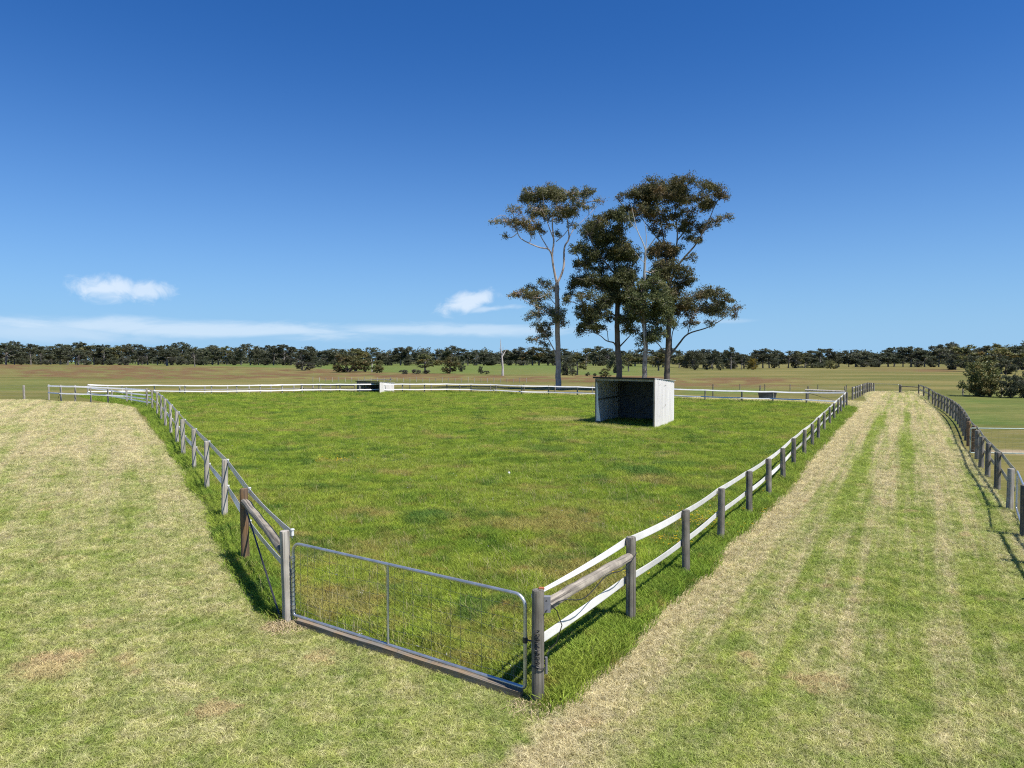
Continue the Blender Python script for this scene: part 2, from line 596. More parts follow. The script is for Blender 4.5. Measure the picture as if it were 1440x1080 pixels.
field = t.mix(t.attr('brown'), field, brown)
# bare earth round the yard beyond the right fence
pp = at(1432, 636)
dd = t.math('ADD', t.vmath('DISTANCE', t.mapping(pos, scale=(.55, 1, 1)), (pp.x * .55, pp.y, 0)), t.math('MULTIPLY', t.math('SUBTRACT', nz, .5), 1.6))
field = t.mix(t.mapr(dd, 0.2, 1.3, 0.85, 0), field, (0.36, 0.28, 0.19))
lc = lawn_color(t, pos)
pc = paddock_color(t, pos)
c = t.mix(t.mapr(t.math('ADD', t.attr('mown'), wob), -0.12, 0.12), field, lc)
c = t.mix(t.mapr(t.math('ADD', t.attr('pad'), wob), -0.12, 0.12), c, pc)
soil = t.noise(pos, 45, 3, 0.7)
near_ = t.mapr(t.sep(pos)[1], 14, 50, 1.0, 0.0)
cover = t.math('MAXIMUM', t.mapr(t.attr('mown'), 0, .1), t.mapr(t.attr('pad'), 0, .1))
c = t.mix(t.math('MULTIPLY', t.math('MULTIPLY', t.mapr(soil, .35, .6, .7, .2), near_), cover), c, (0.060, 0.052, 0.026))
t.put(b.inputs['Base Color'], c)
b.inputs['Roughness'].default_value = 0.95
b.inputs['Specular IOR Level'].default_value = 0.1
bump(t, b, t.noise(pos, 28, 4, 0.75), 0.8, 0.03)
me.materials.append(m)
ground = link('ground', me)
tag(ground, 'wide grassy ground with mown track, green paddock and brown pasture', 'ground', kind='structure')


# ------------------------------------------------------------------ grass
def grass_mat(name, colfn, gain, tip):
    m, t, b = material(name)
    pos = t.n('ShaderNodeNewGeometry').outputs['Position']
    c = colfn(t, pos)
    oi = t.n('ShaderNodeObjectInfo')
    rnd = oi.outputs['Random']
    c = t.mix(t.mapr(rnd, 0.0, 1.0, 0.0, 0.42, False), c, tip)
    hs = t.n('ShaderNodeHueSaturation')
    t.put(hs.inputs['Color'], c)
    t.put(hs.inputs['Value'], t.mapr(t.math('FRACT', t.math('MULTIPLY', rnd, 37.7)), 0, 1, gain * .55, gain * 1.45, False))
    t.put(b.inputs['Base Color'], hs.outputs[0])
    b.inputs['Specular IOR Level'].default_value = 0.15
    b.inputs['Roughness'].default_value = 0.7
    tr = t.n('ShaderNodeBsdfTranslucent')
    t.put(tr.inputs[0], hs.outputs[0])
    mx = t.n('ShaderNodeMixShader')
    mx.inputs[0].default_value = 0.35
    out = m.node_tree.nodes['Material Output']
    t.L.new(b.outputs[0], mx.inputs[1])
    t.L.new(tr.outputs[0], mx.inputs[2])
    t.L.new(mx.outputs[0], out.inputs[0])
    return m


def tuft(name, n, rad_, h, w_, lean, mat, seed):
    r = np.random.default_rng(seed)
    V = []
    for i in range(n):
        a, rr = r.uniform(0, 2 * PI), rad_ * math.sqrt(r.uniform())
        bx, by = rr * math.cos(a), rr * math.sin(a)
        hh = h * r.uniform(.55, 1.25)
        la = r.uniform(0, 2 * PI)
        ln = hh * lean * r.uniform(.3, 1.3)
        lx, ly = math.cos(la) * ln, math.sin(la) * ln
        wa = r.uniform(0, PI)
        wx, wy = math.cos(wa) * w_ / 2, math.sin(wa) * w_ / 2
        mx_, my_, mz = bx + lx * .35, by + ly * .35, hh * .6
        V.append([(bx - wx, by - wy, -.01), (bx + wx, by + wy, -.01), (mx_ + wx * .8, my_ + wy * .8, mz), (mx_ - wx * .8, my_ - wy * .8, mz)])
        V.append([(mx_ - wx * .8, my_ - wy * .8, mz), (mx_ + wx * .8, my_ + wy * .8, mz), (bx + lx + wx * .1, by + ly + wy * .1, hh * .93),
                  (bx + lx - wx * .1, by + ly - wy * .1, hh * .95)])
    me = quads_mesh(name, np.array(V), mat)
    return bpy.data.objects.new(name, me)


def scatter(name, pts, scl, protos, label, cat):
    """points carrying a size; geometry nodes put a tuft on each"""
    n = len(pts)
    me = bpy.data.meshes.new(name)
    me.vertices.add(n)
    me.vertices.foreach_set('co', pts.astype(np.float32).ravel())
    a = me.attributes.new('size', 'FLOAT', 'POINT')
    a.data.foreach_set('value', scl.astype(np.float32))
    o = link(name, me)
    for p in protos:
        if p.data.materials and not len(me.materials):
            me.materials.append(p.data.materials[0])
    ng = bpy.data.node_groups.new(name, 'GeometryNodeTree')
    ng.interface.new_socket('Geometry', in_out='INPUT', socket_type='NodeSocketGeometry')
    ng.interface.new_socket('Geometry', in_out='OUTPUT', socket_type='NodeSocketGeometry')
    N, L = ng.nodes, ng.links
    gi, go = N.new('NodeGroupInput'), N.new('NodeGroupOutput')
    iop = N.new('GeometryNodeInstanceOnPoints')
    gtoi = N.new('GeometryNodeGeometryToInstance')
    for p in reversed(protos):
        oi = N.new('GeometryNodeObjectInfo')
        oi.inputs['Object'].default_value = p
        oi.inputs['As Instance'].default_value = True
        L.new(oi.outputs['Geometry'], gtoi.inputs[0])
    L.new(gi.outputs[0], iop.inputs['Points'])
    L.new(gtoi.outputs[0], iop.inputs['Instance'])
    iop.inputs['Pick Instance'].default_value = True
    ri = N.new('FunctionNodeRandomValue')
    ri.data_type = 'INT'
    ri.inputs['Min'].default_value = 0
    ri.inputs['Max'].default_value = len(protos) - 1
    L.new([x for x in ri.outputs if x.enabled][0], iop.inputs['Instance Index'])
    rr = N.new('FunctionNodeRandomValue')
    rr.data_type = 'FLOAT_VECTOR'
    rr.inputs['Min'].default_value = (-.12, -.12, 0)
    rr.inputs['Max'].default_value = (.12, .12, 6.283)
    L.new([x for x in rr.outputs if x.enabled][0], iop.inputs['Rotation'])
    na_ = N.new('GeometryNodeInputNamedAttribute')
    na_.data_type = 'FLOAT'
    na_.inputs['Name'].default_value = 'size'
    L.new([x for x in na_.outputs if x.enabled][0], iop.inputs['Scale'])
    L.new(iop.outputs[0], go.inputs[0])
    md = o.modifiers.new('grass', 'NODES')
    md.node_group = ng
    return tag(o, label, cat, kind='stuff')


def polar(n_target, d0, d1, power, half=43):
    """points whose density falls with distance as d**-power"""
    e = 2 - power
    u = rng.uniform(size=n_target)
    d = (d0 ** e + u * (d1 ** e - d0 ** e)) ** (1 / e)
    a = np.radians(rng.uniform(-half, half, n_target))
    return np.stack([np.sin(a) * d, np.cos(a) * d], 1), d


def put_grass(P, d, mask, zoff=0.0):
    P = P[mask]
    return np.concatenate([P, np.full((len(P), 1), zoff)], 1), d[mask]


lawn_m = grass_mat('mown_blades', lawn_color, 1.35, (0.46, 0.44, 0.20))
pad_m = grass_mat('paddock_blades', paddock_color, 1.32, (0.32, 0.38, 0.08))
lawn_t = [tuft('mown_tuft', 16, .075, .042, .0058, 1.4, lawn_m, s) for s in range(5)]
pad_t = [tuft('paddock_tuft', 18, .10, .10, .0068, .8, pad_m, s) for s in range(10, 15)]

Pp, dd_ = polar(480000, 5.2, 100, 1.65)
p2, mw, ng_ = regions(Pp)
jit = (rng.uniform(size=len(Pp)) - .5) * .12
sel = (mw + jit > 0)
pts, d = put_grass(Pp, dd_, sel)
scatter('mown_grass', pts, np.clip(.8 + d * .028, .8, 2.8) * rng.uniform(.7, 1.3, len(d)), lawn_t,
        'short mown straw and green grass on the yard and track', 'grass')
Pp, dd_ = polar(330000, 7.0, 90, 1.4)
p2, mw, ng_ = regions(Pp)
jit = (rng.uniform(size=len(Pp)) - .5) * .15
sel = (p2 + jit > 0)
hgt = 0.55 + 0.9 * vnoise(Pp[:, 0] * .8, Pp[:, 1] * .8, 21) * vnoise(Pp[:, 0] * 3, Pp[:, 1] * 3, 22) + .25 * vnoise(Pp[:, 0] * .25, Pp[:, 1] * .25, 23)
inn = sdf(Pp, PAD)
gq = np.abs((Pp[:, 0] - gL.x) * (gR.y - gL.y) - (Pp[:, 1] - gL.y) * (gR.x - gL.x)) / 4.17
gs = ((Pp[:, 0] - gL.x) * (gR.x - gL.x) + (Pp[:, 1] - gL.y) * (gR.y - gL.y)) / 4.17 ** 2
atgate = np.clip((.55 - gq) / .3, 0, 1) * ((gs > -.02) & (gs < 1.02))
hgt = hgt * (1 - .45 * atgate) + np.clip(0.9 - np.abs(inn) * .9, 0, 1) * .75 * (1 - atgate)
for px, py, rx in ((590, 731, .9), (905, 668, 1.3), (950, 660, 1.1)):
    p = at(px, py)
    hgt += np.exp(-((Pp[:, 0] - p.x) ** 2 + (Pp[:, 1] - p.y) ** 2) / rx ** 2) * .7
pts, d = put_grass(Pp, dd_, sel)
scatter('paddock_grass', pts, hgt[sel] * np.clip(.85 + d * .018, .9, 2.0), pad_t,
        'longer green grass filling the fenced paddock', 'grass')

# thin pale seed heads standing above the paddock grass
m_s, t, b = material('seed_stalks'); b.inputs['Base Color'].default_value = (0.42, 0.37, 0.17, 1)
Pp, dd_ = polar(16000, 8, 60, 1.3)
p2, mw, ng_ = regions(Pp)
cl = vnoise(Pp[:, 0] * .35, Pp[:, 1] * .35, 41) * vnoise(Pp[:, 0] * 1.5, Pp[:, 1] * 1.5, 42)
sel = (p2 > .05) & (rng.uniform(size=len(Pp)) < np.clip(cl * 2.6 - .25, 0, 1))
pts, d = put_grass(Pp, dd_, sel)
scatter('seed_heads', pts, rng.uniform(.7, 1.2, len(d)), [tuft('seed_tuft', 7, .09, .20, .0045, .5, m_s, s) for s in range(30, 33)],
        'pale dry seed heads standing above the paddock grass', 'grass')

# clover heads and yellow daisies -----------------------------------------
m_w, t, b = material('clover_white'); b.inputs['Base Color'].default_value = (0.72, 0.70, 0.62, 1)
m_y, t, b = material('daisy_yellow'); b.inputs['Base Color'].default_value = (0.80, 0.62, 0.04, 1)


def flower(name, mat, s, n, hh):
    V = []
    r = np.random.default_rng(n)
    for k in range(n):
        x, y, z = r.uniform(-.05, .05), r.uniform(-.05, .05), hh * r.uniform(.7, 1.2)
        for a in (0, PI / 3, 2 * PI / 3):
            c_, s_ = math.cos(a) * s, math.sin(a) * s
            V.append([(x - c_, y - s_, z), (x, y, z - s * .6), (x + c_, y + s_, z), (x, y, z + s * .9)])
        V.append([(x - s, y, z + .002), (x, y - s, z + .002), (x + s, y, z + .002), (x, y + s, z + .002)])
    return bpy.data.objects.new(name, quads_mesh(name, np.array(V), mat))


Pp, dd_ = polar(5200, 8, 34, 1.2)
p2, mw, ng_ = regions(Pp)
cl = vnoise(Pp[:, 0] * .5, Pp[:, 1] * .5, 31) * vnoise(Pp[:, 0] * 2, Pp[:, 1] * 2, 32)
sel = (p2 > 0.1) & (rng.uniform(size=len(Pp)) < np.clip(cl * 3.4 - .75, 0, 1))
pts, d = put_grass(Pp, dd_, sel)
scatter('clover_flowers', pts, rng.uniform(.6, 1.1, len(d)), [flower('clover_head', m_w, .0095, 2, .09), flower('clover_head', m_w, .0085, 1, .10)],
        'tiny white clover heads scattered through the paddock', 'flowers')
cen = [(945, 768, .30, 60), (985, 738, .38, 120), (1030, 728, .4, 110), (1010, 745, .25, 40), (897, 818, .22, 20), (780, 600, 1.2, 40), (480, 650, .5, 40), (1060, 700, .4, 30)]
L_ = []
for px, py, r_, n in cen:
    p = at(px, py)
    for k in range(n):
        L_.append((p.x + rng.normal() * r_, p.y + rng.normal() * r_, 0))
L_ = np.array(L_)
scatter('yellow_flowers', L_, rng.uniform(.7, 1.2, len(L_)), [flower('daisy_head', m_y, .016, 2, .13), flower('daisy_head', m_y, .014, 1, .11)],
        'yellow daisies blooming along the foot of the paddock fence', 'flowers')


# ------------------------------------------------------------------ materials for built things
def wood(name, c0, c1, dark, scale=1.0, top=None):
    m, t, b = material(name)
    tc = t.n('ShaderNodeTexCoord').outputs['Object']
    oi = t.n('ShaderNodeObjectInfo').outputs['Random']
    off = t.n('ShaderNodeCombineXYZ')
    t.put(off.inputs[0], t.math('MULTIPLY', oi, 40))
    t.put(off.inputs[2], t.math('MULTIPLY', oi, 23))
    p = t.vmath('ADD', tc, off.outputs[0])
    gr = t.noise(t.mapping(p, scale=(42 * scale, 42 * scale, .7 * scale)), 1, 5, 0.65)
    bl = t.noise(p, 4.5, 4, 0.6)
    c = t.mix(t.mapr(bl, .35, .65), c0, c1)
    c = t.mix(t.mapr(gr, 0.46, 0.64, 0, 0.9), c, dark)
    val = t.mapr(t.math('FRACT', t.math('MULTIPLY', oi, 7.3)), 0, 1, .78, 1.2, False)
    hs = t.n('ShaderNodeHueSaturation')
    t.put(hs.inputs['Color'], c)
    t.put(hs.inputs['Value'], val)
    t.put(b.inputs['Base Color'], hs.outputs[0])
    bump(t, b, gr, 0.7, 0.012)
    return m


wood_grey = wood('weathered_grey_timber', (0.275, 0.250, 0.205), (0.170, 0.155, 0.125), (0.050, 0.043, 0.034))
wood_pale = wood('bleached_timber', (0.50, 0.455, 0.385), (0.38, 0.345, 0.29), (0.14, 0.12, 0.10))
wood_brown = wood('brown_treated_timber', (0.30, 0.17, 0.075), (0.22, 0.15, 0.09), (0.09, 0.06, 0.04))
wood_sleeper = wood('sleeper_timber', (0.20, 0.18, 0.15), (0.26, 0.185, 0.11), (0.05, 0.042, 0.034), .7)
wood_log = wood('split_log', (0.33, 0.29, 0.23), (0.20, 0.175, 0.14), (0.055, 0.047, 0.038), .8)


def plain(name, col, rough=.5, metal=0.0, var=0.12, sc=6.0, dirt=None):
    m, t, b = material(name)
    p = t.n('ShaderNodeTexCoord').outputs['Object']
    nz = t.noise(p, sc, 5, .6)
    dk = tuple(x * (1 - var) for x in col)
    lt = tuple(min(1, x * (1 + var)) for x in col)
    c = t.mix(t.mapr(nz, .35, .65), dk, lt)
    if dirt:
        c = t.mix(t.mapr(t.noise(p, sc * .6, 6, .7), .55, .75, 0, .6), c, dirt)
    t.put(b.inputs['Base Color'], c)
    b.inputs['Roughness'].default_value = rough
    b.inputs['Metallic'].default_value = metal
    return m


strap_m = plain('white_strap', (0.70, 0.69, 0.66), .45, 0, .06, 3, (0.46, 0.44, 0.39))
strap_shaded = plain('shaded_strap', (0.52, 0.525, 0.54), .4, 0, .08, 3, (0.3, 0.3, 0.3))  # white strap darkened: the grey of its shaded side is put into the colour
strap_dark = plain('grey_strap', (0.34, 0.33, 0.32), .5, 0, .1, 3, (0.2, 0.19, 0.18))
galv = plain('galvanised_pipe', (0.50, 0.52, 0.54), .38, .75, .12, 9, (0.32, 0.32, 0.31))
wire_m = plain('fence_wire', (0.20, 0.20, 0.20), .6, .0)
black_m = plain('black_cable', (0.02, 0.02, 0.022), .5)
dark_metal = plain('dark_rod', (0.05, 0.05, 0.055), .5, .4)
white_p = plain('white_insulator', (0.75, 0.75, 0.73), .4)
green_pipe = plain('green_grey_pipe', (0.26, 0.33, 0.30), .5, .3)


# ------------------------------------------------------------------ fences
def post_mesh(mat, r=.07, seed=0, flat=False):
    """round post of unit height with a slightly split, worn top"""
    rr = random.Random(seed)
    mb = MB()
    seg = 14
    rings = [(-.06, 1.05), (0, 1.04), (.12, 1.0), (.35, .98), (.6, 1.0), (.85, .97), (.975, .97), (.997, .90)]
    ph_ = [rr.uniform(-.06, .06) for _ in range(seg)]
    for k, (z, s) in enumerate(rings):
        bend = .08 * r * math.sin(z * 3 + seed)
        for i in range(seg):
            a = 2 * PI * i / seg
            q_ = r * s * (1 + ph_[i])
            mb.v.append(Vector((math.cos(a) * q_ + bend, math.sin(a) * q_ * (.72 if flat else 1), z)))
    for k in range(len(rings) - 1):
        for i in range(seg):
            j = (i + 1) % seg
            mb.f.append((k * seg + i, k * seg + j, (k + 1) * seg + j, (k + 1) * seg + i))
    c = len(mb.v)
    mb.v.append(Vector((0, 0, 1.004)))
    k = (len(rings) - 1) * seg
    for i in range(seg):
        mb.f.append((k + i, k + (i + 1) % seg, c))
    return mb.mesh('post', mat)


POSTS = {}


def get_posts(mat, r):
    key = (mat.name, r)
    if key not in POSTS:
        POSTS[key] = [post_mesh(mat, r, s) for s in range(4)]
    return POSTS[key]


def ribbon(pts, width, thick, seed, sag=.02, sub=8, twist=.12, crease=True, turn=0.0, tilt=0.0):
    """a flat strap running through the points, waving between posts"""
    rr = random.Random(seed)
    mb = MB()
    prof = []
    nn = 6
    for i in range(nn + 1):
        f = i / nn - .5
        prof.append((f * width, .0018 * math.cos(f * 2 * PI * 3) if crease else 0))
    ring = [(z, o + thick / 2) for z, o in prof] + [(z, o - thick / 2) for z, o in reversed(prof)]
    secs = []
    for i in range(len(pts) - 1):
        a, b_ = pts[i], pts[i + 1]
        sg = sag * rr.uniform(.3, 1.5)
        tw = twist * rr.uniform(-1, 1)
        last = i == len(pts) - 2
        for k in range(sub + (1 if last else 0)):
            f = k / sub
            p = a.lerp(b_, f)
            p = p - Vector((0, 0, sg * 4 * f * (1 - f)))
            dirn = (b_ - a).normalized()
            secs.append((p, dirn, tilt + tw * math.sin(PI * f), (1 - turn * (1 - f) ** .8) if i == 0 else 1.0))
    ns = len(ring)
    for p, d, tw, ws in secs:
        side = Vector((d.y, -d.x, 0)).normalized()
        up = Vector((0, 0, 1))
        u2 = up * math.cos(tw) + side * math.sin(tw)
        s2 = side * math.cos(tw) - up * math.sin(tw)
        for z, o in ring:
            mb.v.append(p + u2 * z * ws + s2 * o)
    for i in range(len(secs) - 1):
        for k in range(ns):
            j = (k + 1) % ns
            mb.f.append((i * ns + k, i * ns + j, (i + 1) * ns + j, (i + 1) * ns + k))
    mb.f.append(tuple(range(ns)))
    mb.f.append(tuple((len(secs) - 1) * ns + k for k in reversed(range(ns))))
    return mb


def side_of(pts, i):
    a = pts[max(i - 1, 0)]
    b_ = pts[min(i + 1, len(pts) - 1)]
    d = (b_ - a).normalized()
    return Vector((d.y, -d.x, 0))


def fence(name, label, pts, hs, mat=None, r=.07, rails=((.93, .12), (.47, .12)), rail_mat=None, off=.085, skip_first=False, skip_last=False,
          tw=.1, sag=.02, insul=False, turn=0.0, tilt=0.0, wires=(), group='paddock fences', lean=.02, seed=1, rails_only_from=0):
    mat = mat or wood_grey
    rail_mat = rail_mat or strap_m
    rr = random.Random(seed)
    root = empty(name, pts[0], label, 'fence', group)
    o0 = pts[0]
    for i, (p, h) in enumerate(zip(pts, hs)):
        if (i == 0 and skip_first) or (i == len(pts) - 1 and skip_last):
            continue
        mm = mat[i] if isinstance(mat, (list, tuple)) else mat
        me = rr.choice(get_posts(mm, r))
        po = link('post', me, root, p - o0)
        po.scale = (rr.uniform(.9, 1.1), rr.uniform(.9, 1.1), h)
        po.rotation_euler = (rr.uniform(-lean, lean), rr.uniform(-lean, lean), rr.uniform(0, 6.28))
        if insul:
            n_ = side_of(pts, i)
            for zf, _ in rails:
                mb = MB()
                mb.tube([Vector((0, 0, -.035)), Vector((0, 0, .045))], [.022, .022], 8)
                mb.tube([Vector((0, 0, .045)), Vector((0, 0, .06))], [.030, .024], 8)
                q = link('insulator', mb.mesh('insulator', white_p), root, p - o0 + n_ * off * 1.0 + Vector((0, 0, h * zf + .02)))
    for zf, wd in rails:
        rp = []
        for i, (p, h) in enumerate(zip(pts, hs)):
            rp.append(p - o0 + side_of(pts, i) * off + Vector((0, 0, h * zf)))
        ribbon(rp[rails_only_from:], wd, .006, rr.random() * 1e5, sag, 8, tw, turn=turn if zf > .8 else 0, tilt=tilt).build('rail', rail_mat, root)
    for zf in wires:
        mb = MB()
        mb.tube([p - o0 + Vector((0, 0, h * zf)) for p, h in zip(pts, hs)], .004, 5)
        mb.build('wire', wire_m, root)
    return root


rp_ = W(right_px)
rh = [ph(b_, t_) for _, b_, t_ in right_px]
rh[0] = 1.24
fr = fence('strap_fence', 'white strap fence on grey round posts, between paddock and mown track', rp_, rh,
           rails=((.935, .105), (.50, .105)), off=-.085, skip_last=True, sag=.017, tw=.35, seed=3, turn=.62)
lp_ = W(left_px)
lh = [ph(b_, t_) for _, b_, t_ in left_px]
lmat = [wood_pale, wood_brown] + [wood_pale] * 20
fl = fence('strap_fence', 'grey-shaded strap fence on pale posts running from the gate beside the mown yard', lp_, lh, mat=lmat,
           rails=((.95, .11), (.52, .11)), off=.085, skip_last=True, sag=.015, tw=.45, insul=True, seed=4, rail_mat=strap_shaded)
yp_ = W(yard_px)
yh = [ph(574, 546), 1.42, 1.46, 1.48, 1.50, 1.48, 1.45]
fence('strap_fence', 'short white fence run with a black diagonal brace at the far end of the yard', yp_, yh, mat=wood_pale, rails=((.92, .14), (.48, .12)),
      off=-.09, seed=5, sag=.01, tilt=.35)
bp_ = W(back_px)
bh = [1.12] * len(bp_)
bmats = [wood_pale if p[0] < 560 else wood_grey for p in back_px]
bh[0] = 1.3
bh[-1] = ph(575, 551)
fence('strap_fence', 'long low white strap fence across the back of the paddock', bp_, bh, mat=bmats, rails=((.95, .13), (.42, .12)), off=.085, seed=6, sag=.022, tw=.08, tilt=-.65)
# link of the back fence down to the yard corner
lk = [at(124, 558), at(150, 560.5), at(178, 566), at(207, 574)]
lkp = [bp_[0] + Vector((0.15, -.3, 0)), Vector((-37.4, 66.3, 0)), Vector((-32.6, 60.7, 0)), yp_[0] + Vector((.25, .2, 0))]
fence('strap_fence', 'white sagging double rail joining the yard corner to the back fence', lkp, [1.05, 1.0, 1.0, 1.1], mat=wood_pale,
      rails=((.90, .12), (.40, .12)), seed=8, tilt=-.35, skip_first=True, skip_last=True)
# row beyond the lane
lane_px = [(253, 556.2), (288, 555.2), (320, 554.7), (350.6, 554.2), (381, 553.8), (413, 553.3), (440, 552.9), (465, 552.6)]
fence('rail_fence', 'second pale post row behind the back fence, left of the small white shelter', W(lane_px), [1.05] * 8, mat=wood_pale, rails=((.55, .10),), seed=9,
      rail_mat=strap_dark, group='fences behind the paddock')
lane2 = [(550.4, 552), (576.4, 552), (606.4, 552.3), (646.7, 552.8), (690, 553.2), (737, 553.8), (780.5, 554.8), (833, 555.6), (890, 556.6), (946, 557.6), (1002.5, 558.5), (1068.5, 560.5), (1136.5, 562.5), (1188, 562.8)]
fence('wire_fence', 'thin wire fence on dark posts along the far side of the lane behind the paddock', W(lane2), [1.1] * 10 + [1.32, 1.3, 1.3, 1.3], r=.06, rails=(), wires=(.9, .6, .3), seed=10,
      group='fences behind the paddock')
# fence of the track beyond the corner
f4_px = [(1199, 562), (1203, 560.5), (1206.7, 559), (1209.6, 557.4), (1213, 555.8), (1215.6, 554.6), (1218, 553.5), (1220.5, 552.6), (1223, 552), (1225.8, 551.5), (1228.4, 551)]
fence('post_fence', 'close row of grey posts climbing to the far end of the mown track', W(f4_px), [1.22, 1.22, 1.22, 1.22, 1.22, 1.22, 1.2, 1.2, 1.15, 1.1, 1.05], rails=((.9, .10), (.45, .1)),
      off=-.085, seed=11, group='track fences', r=.085)
# right fence of the track
rt_pts, gate_gap = [], None
line = [(1292, 555), (1299, 558.5), (1306, 563), (1311.5, 568.5)]
base = [at(*p) for p in line]
x0, y0 = 19.75, 30.6
far_ = base[-1]
rt = list(base)
n_ = 14
for k in range(1, n_):
    f = k / n_
    p = far_.lerp(Vector((x0, y0, 0)), f)
    p.x += 0.55 * math.sin(PI * f)
    rt.append(p)
near = [Vector((19.75, 30.6, 0)), Vector((18.6, 28.5, 0)), Vector((17.5, 26.6, 0)), Vector((16.2, 24.4, 0)), Vector((15.15, 22.5, 0)), Vector((13.95, 20.3, 0)), Vector((12.35, 17.5, 0))]
rt += near
fmat = [wood_grey] * len(rt)
fmat[-7] = wood_brown
fmat[-6] = wood_brown
fmat[-1] = wood_pale
fence('strap_fence', 'dark shaded strap fence on thick posts along the outer side of the mown track', rt, [1.12] * 4 + [1.08] * (len(rt) - 5) + [1.03], mat=fmat, r=.082, rails=((.93, .13), (.50, .13)),
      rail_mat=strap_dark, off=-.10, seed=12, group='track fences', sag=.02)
rt2 = [Vector((10.75, 14.75, 0)), Vector((9.55, 12.55, 0)), Vector((8.35, 10.4, 0)), Vector((7.15, 8.3, 0)), Vector((5.95, 6.2, 0))]
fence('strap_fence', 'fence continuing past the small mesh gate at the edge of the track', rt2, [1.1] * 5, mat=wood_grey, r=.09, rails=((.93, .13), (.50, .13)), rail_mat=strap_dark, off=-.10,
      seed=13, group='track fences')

# stays of the two gate corners: split logs wedged between posts, brace rod, cable -------------
def rough_log(a, b_, r, seed, mat, parent):
    """a split log lying from a to b_, modelled along its own axis so the grain runs lengthwise"""
    mb = MB()
    rr = random.Random(seed)
    n, seg = 12, 12
    L = (b_ - a).length
    fac = [rr.uniform(.86, 1.1) for _ in range(seg)]
    for i in range(n + 1):
        f = i / n
        bx, by = rr.uniform(-.006, .006), .02 * math.sin(PI * f) + rr.uniform(-.006, .006)
        rad = r * (1.08 - .12 * f) * rr.uniform(.95, 1.05)
        for k in range(seg):
            w_ = 2 * PI * k / seg
            mb.v.append(Vector((bx + math.cos(w_) * rad * fac[k], by + math.sin(w_) * rad * fac[k], f * L)))
    for i in range(n):
        for k in range(seg):
            j = (k + 1) % seg
            mb.f.append((i * seg + k, i * seg + j, (i + 1) * seg + j, (i + 1) * seg + k))
    mb.f.append(tuple(reversed(range(seg))))
    mb.f.append(tuple(n * seg + k for k in range(seg)))
    o = mb.build('stay_log', mat, parent, a)
    o.rotation_euler = (b_ - a).to_track_quat('Z', 'Y').to_euler()
    return o


o0 = rp_[0]
rough_log(Vector((.05, .08, 1.02)), rp_[1] - o0 + Vector((-.03, -.06, .98)), .060, 1, wood_log, fr)
mb = MB()
d_ = (rp_[1] - rp_[0])
cab = []
for i in range(19):
    f = i / 18
    cab.append(d_ * f + Vector((.075, -.03, 1.02 - .09 * math.sin(f * PI) + .05 * math.sin(f * 13))))
mb.tube(cab, .006, 6)
mb.tube([Vector((.08, 0, 1.13)), Vector((.20, .05, 1.0)), Vector((.26, .10, .82)), Vector((.20, .12, .62)), Vector((.13, .13, .55)), Vector((.10, .1, .5))], .006, 6)
mb.build('cable', black_m, fr)
mb = MB()
mb.box((.095, .03, 1.08), (.035, .03, .085))
mb.build('insulator_box', plain('grey_plastic', (.22, .22, .24), .5), fr)
mb = MB()
mb.box((.035, .05, 1.243), (.03, .02, .010))
mb.build('rust_cap', plain('rusty_cap', (.40, .13, .05), .8), fr)
mb = MB()
mb.tube([Vector((.085, .03, .50)), Vector((.085, .03, .32))], .016, 8)
mb.build('handle_grip', plain('grip_grey', (.16, .16, .17), .5), fr)
# loose electric wire wound round the near gate post
mb = MB()
cw = []
for i in range(90):
    f = i / 89
    a = -PI / 2 - .25 + .35 * math.sin(f * 60)
    rr_ = .078 + .006 * math.sin(f * 90)
    cw.append(Vector((math.cos(a) * rr_ - .0, math.sin(a) * rr_, .83 - .40 * f + .012 * math.sin(f * 70))))
mb.tube(cw, .0055, 5)
mb.tube([Vector((math.cos(a) * .077, math.sin(a) * .077, .42 + .01 * math.sin(a * 2))) for a in [x * PI / 12 for x in range(25)]], .006, 5)
mb.build('chain', black_m, fr)

o0 = lp_[0]
rough_log(lp_[1] - o0 + Vector((.02, -.05, 1.14)), Vector((-.05, .02, 1.0)), .066, 2, wood_log, fl)
mb = MB()
mb.tube([lp_[1] - o0 + Vector((.03, -.06, 1.05)), Vector((-.10, .0, .08))], .014, 8)
mb.build('brace_rod', dark_metal, fl)

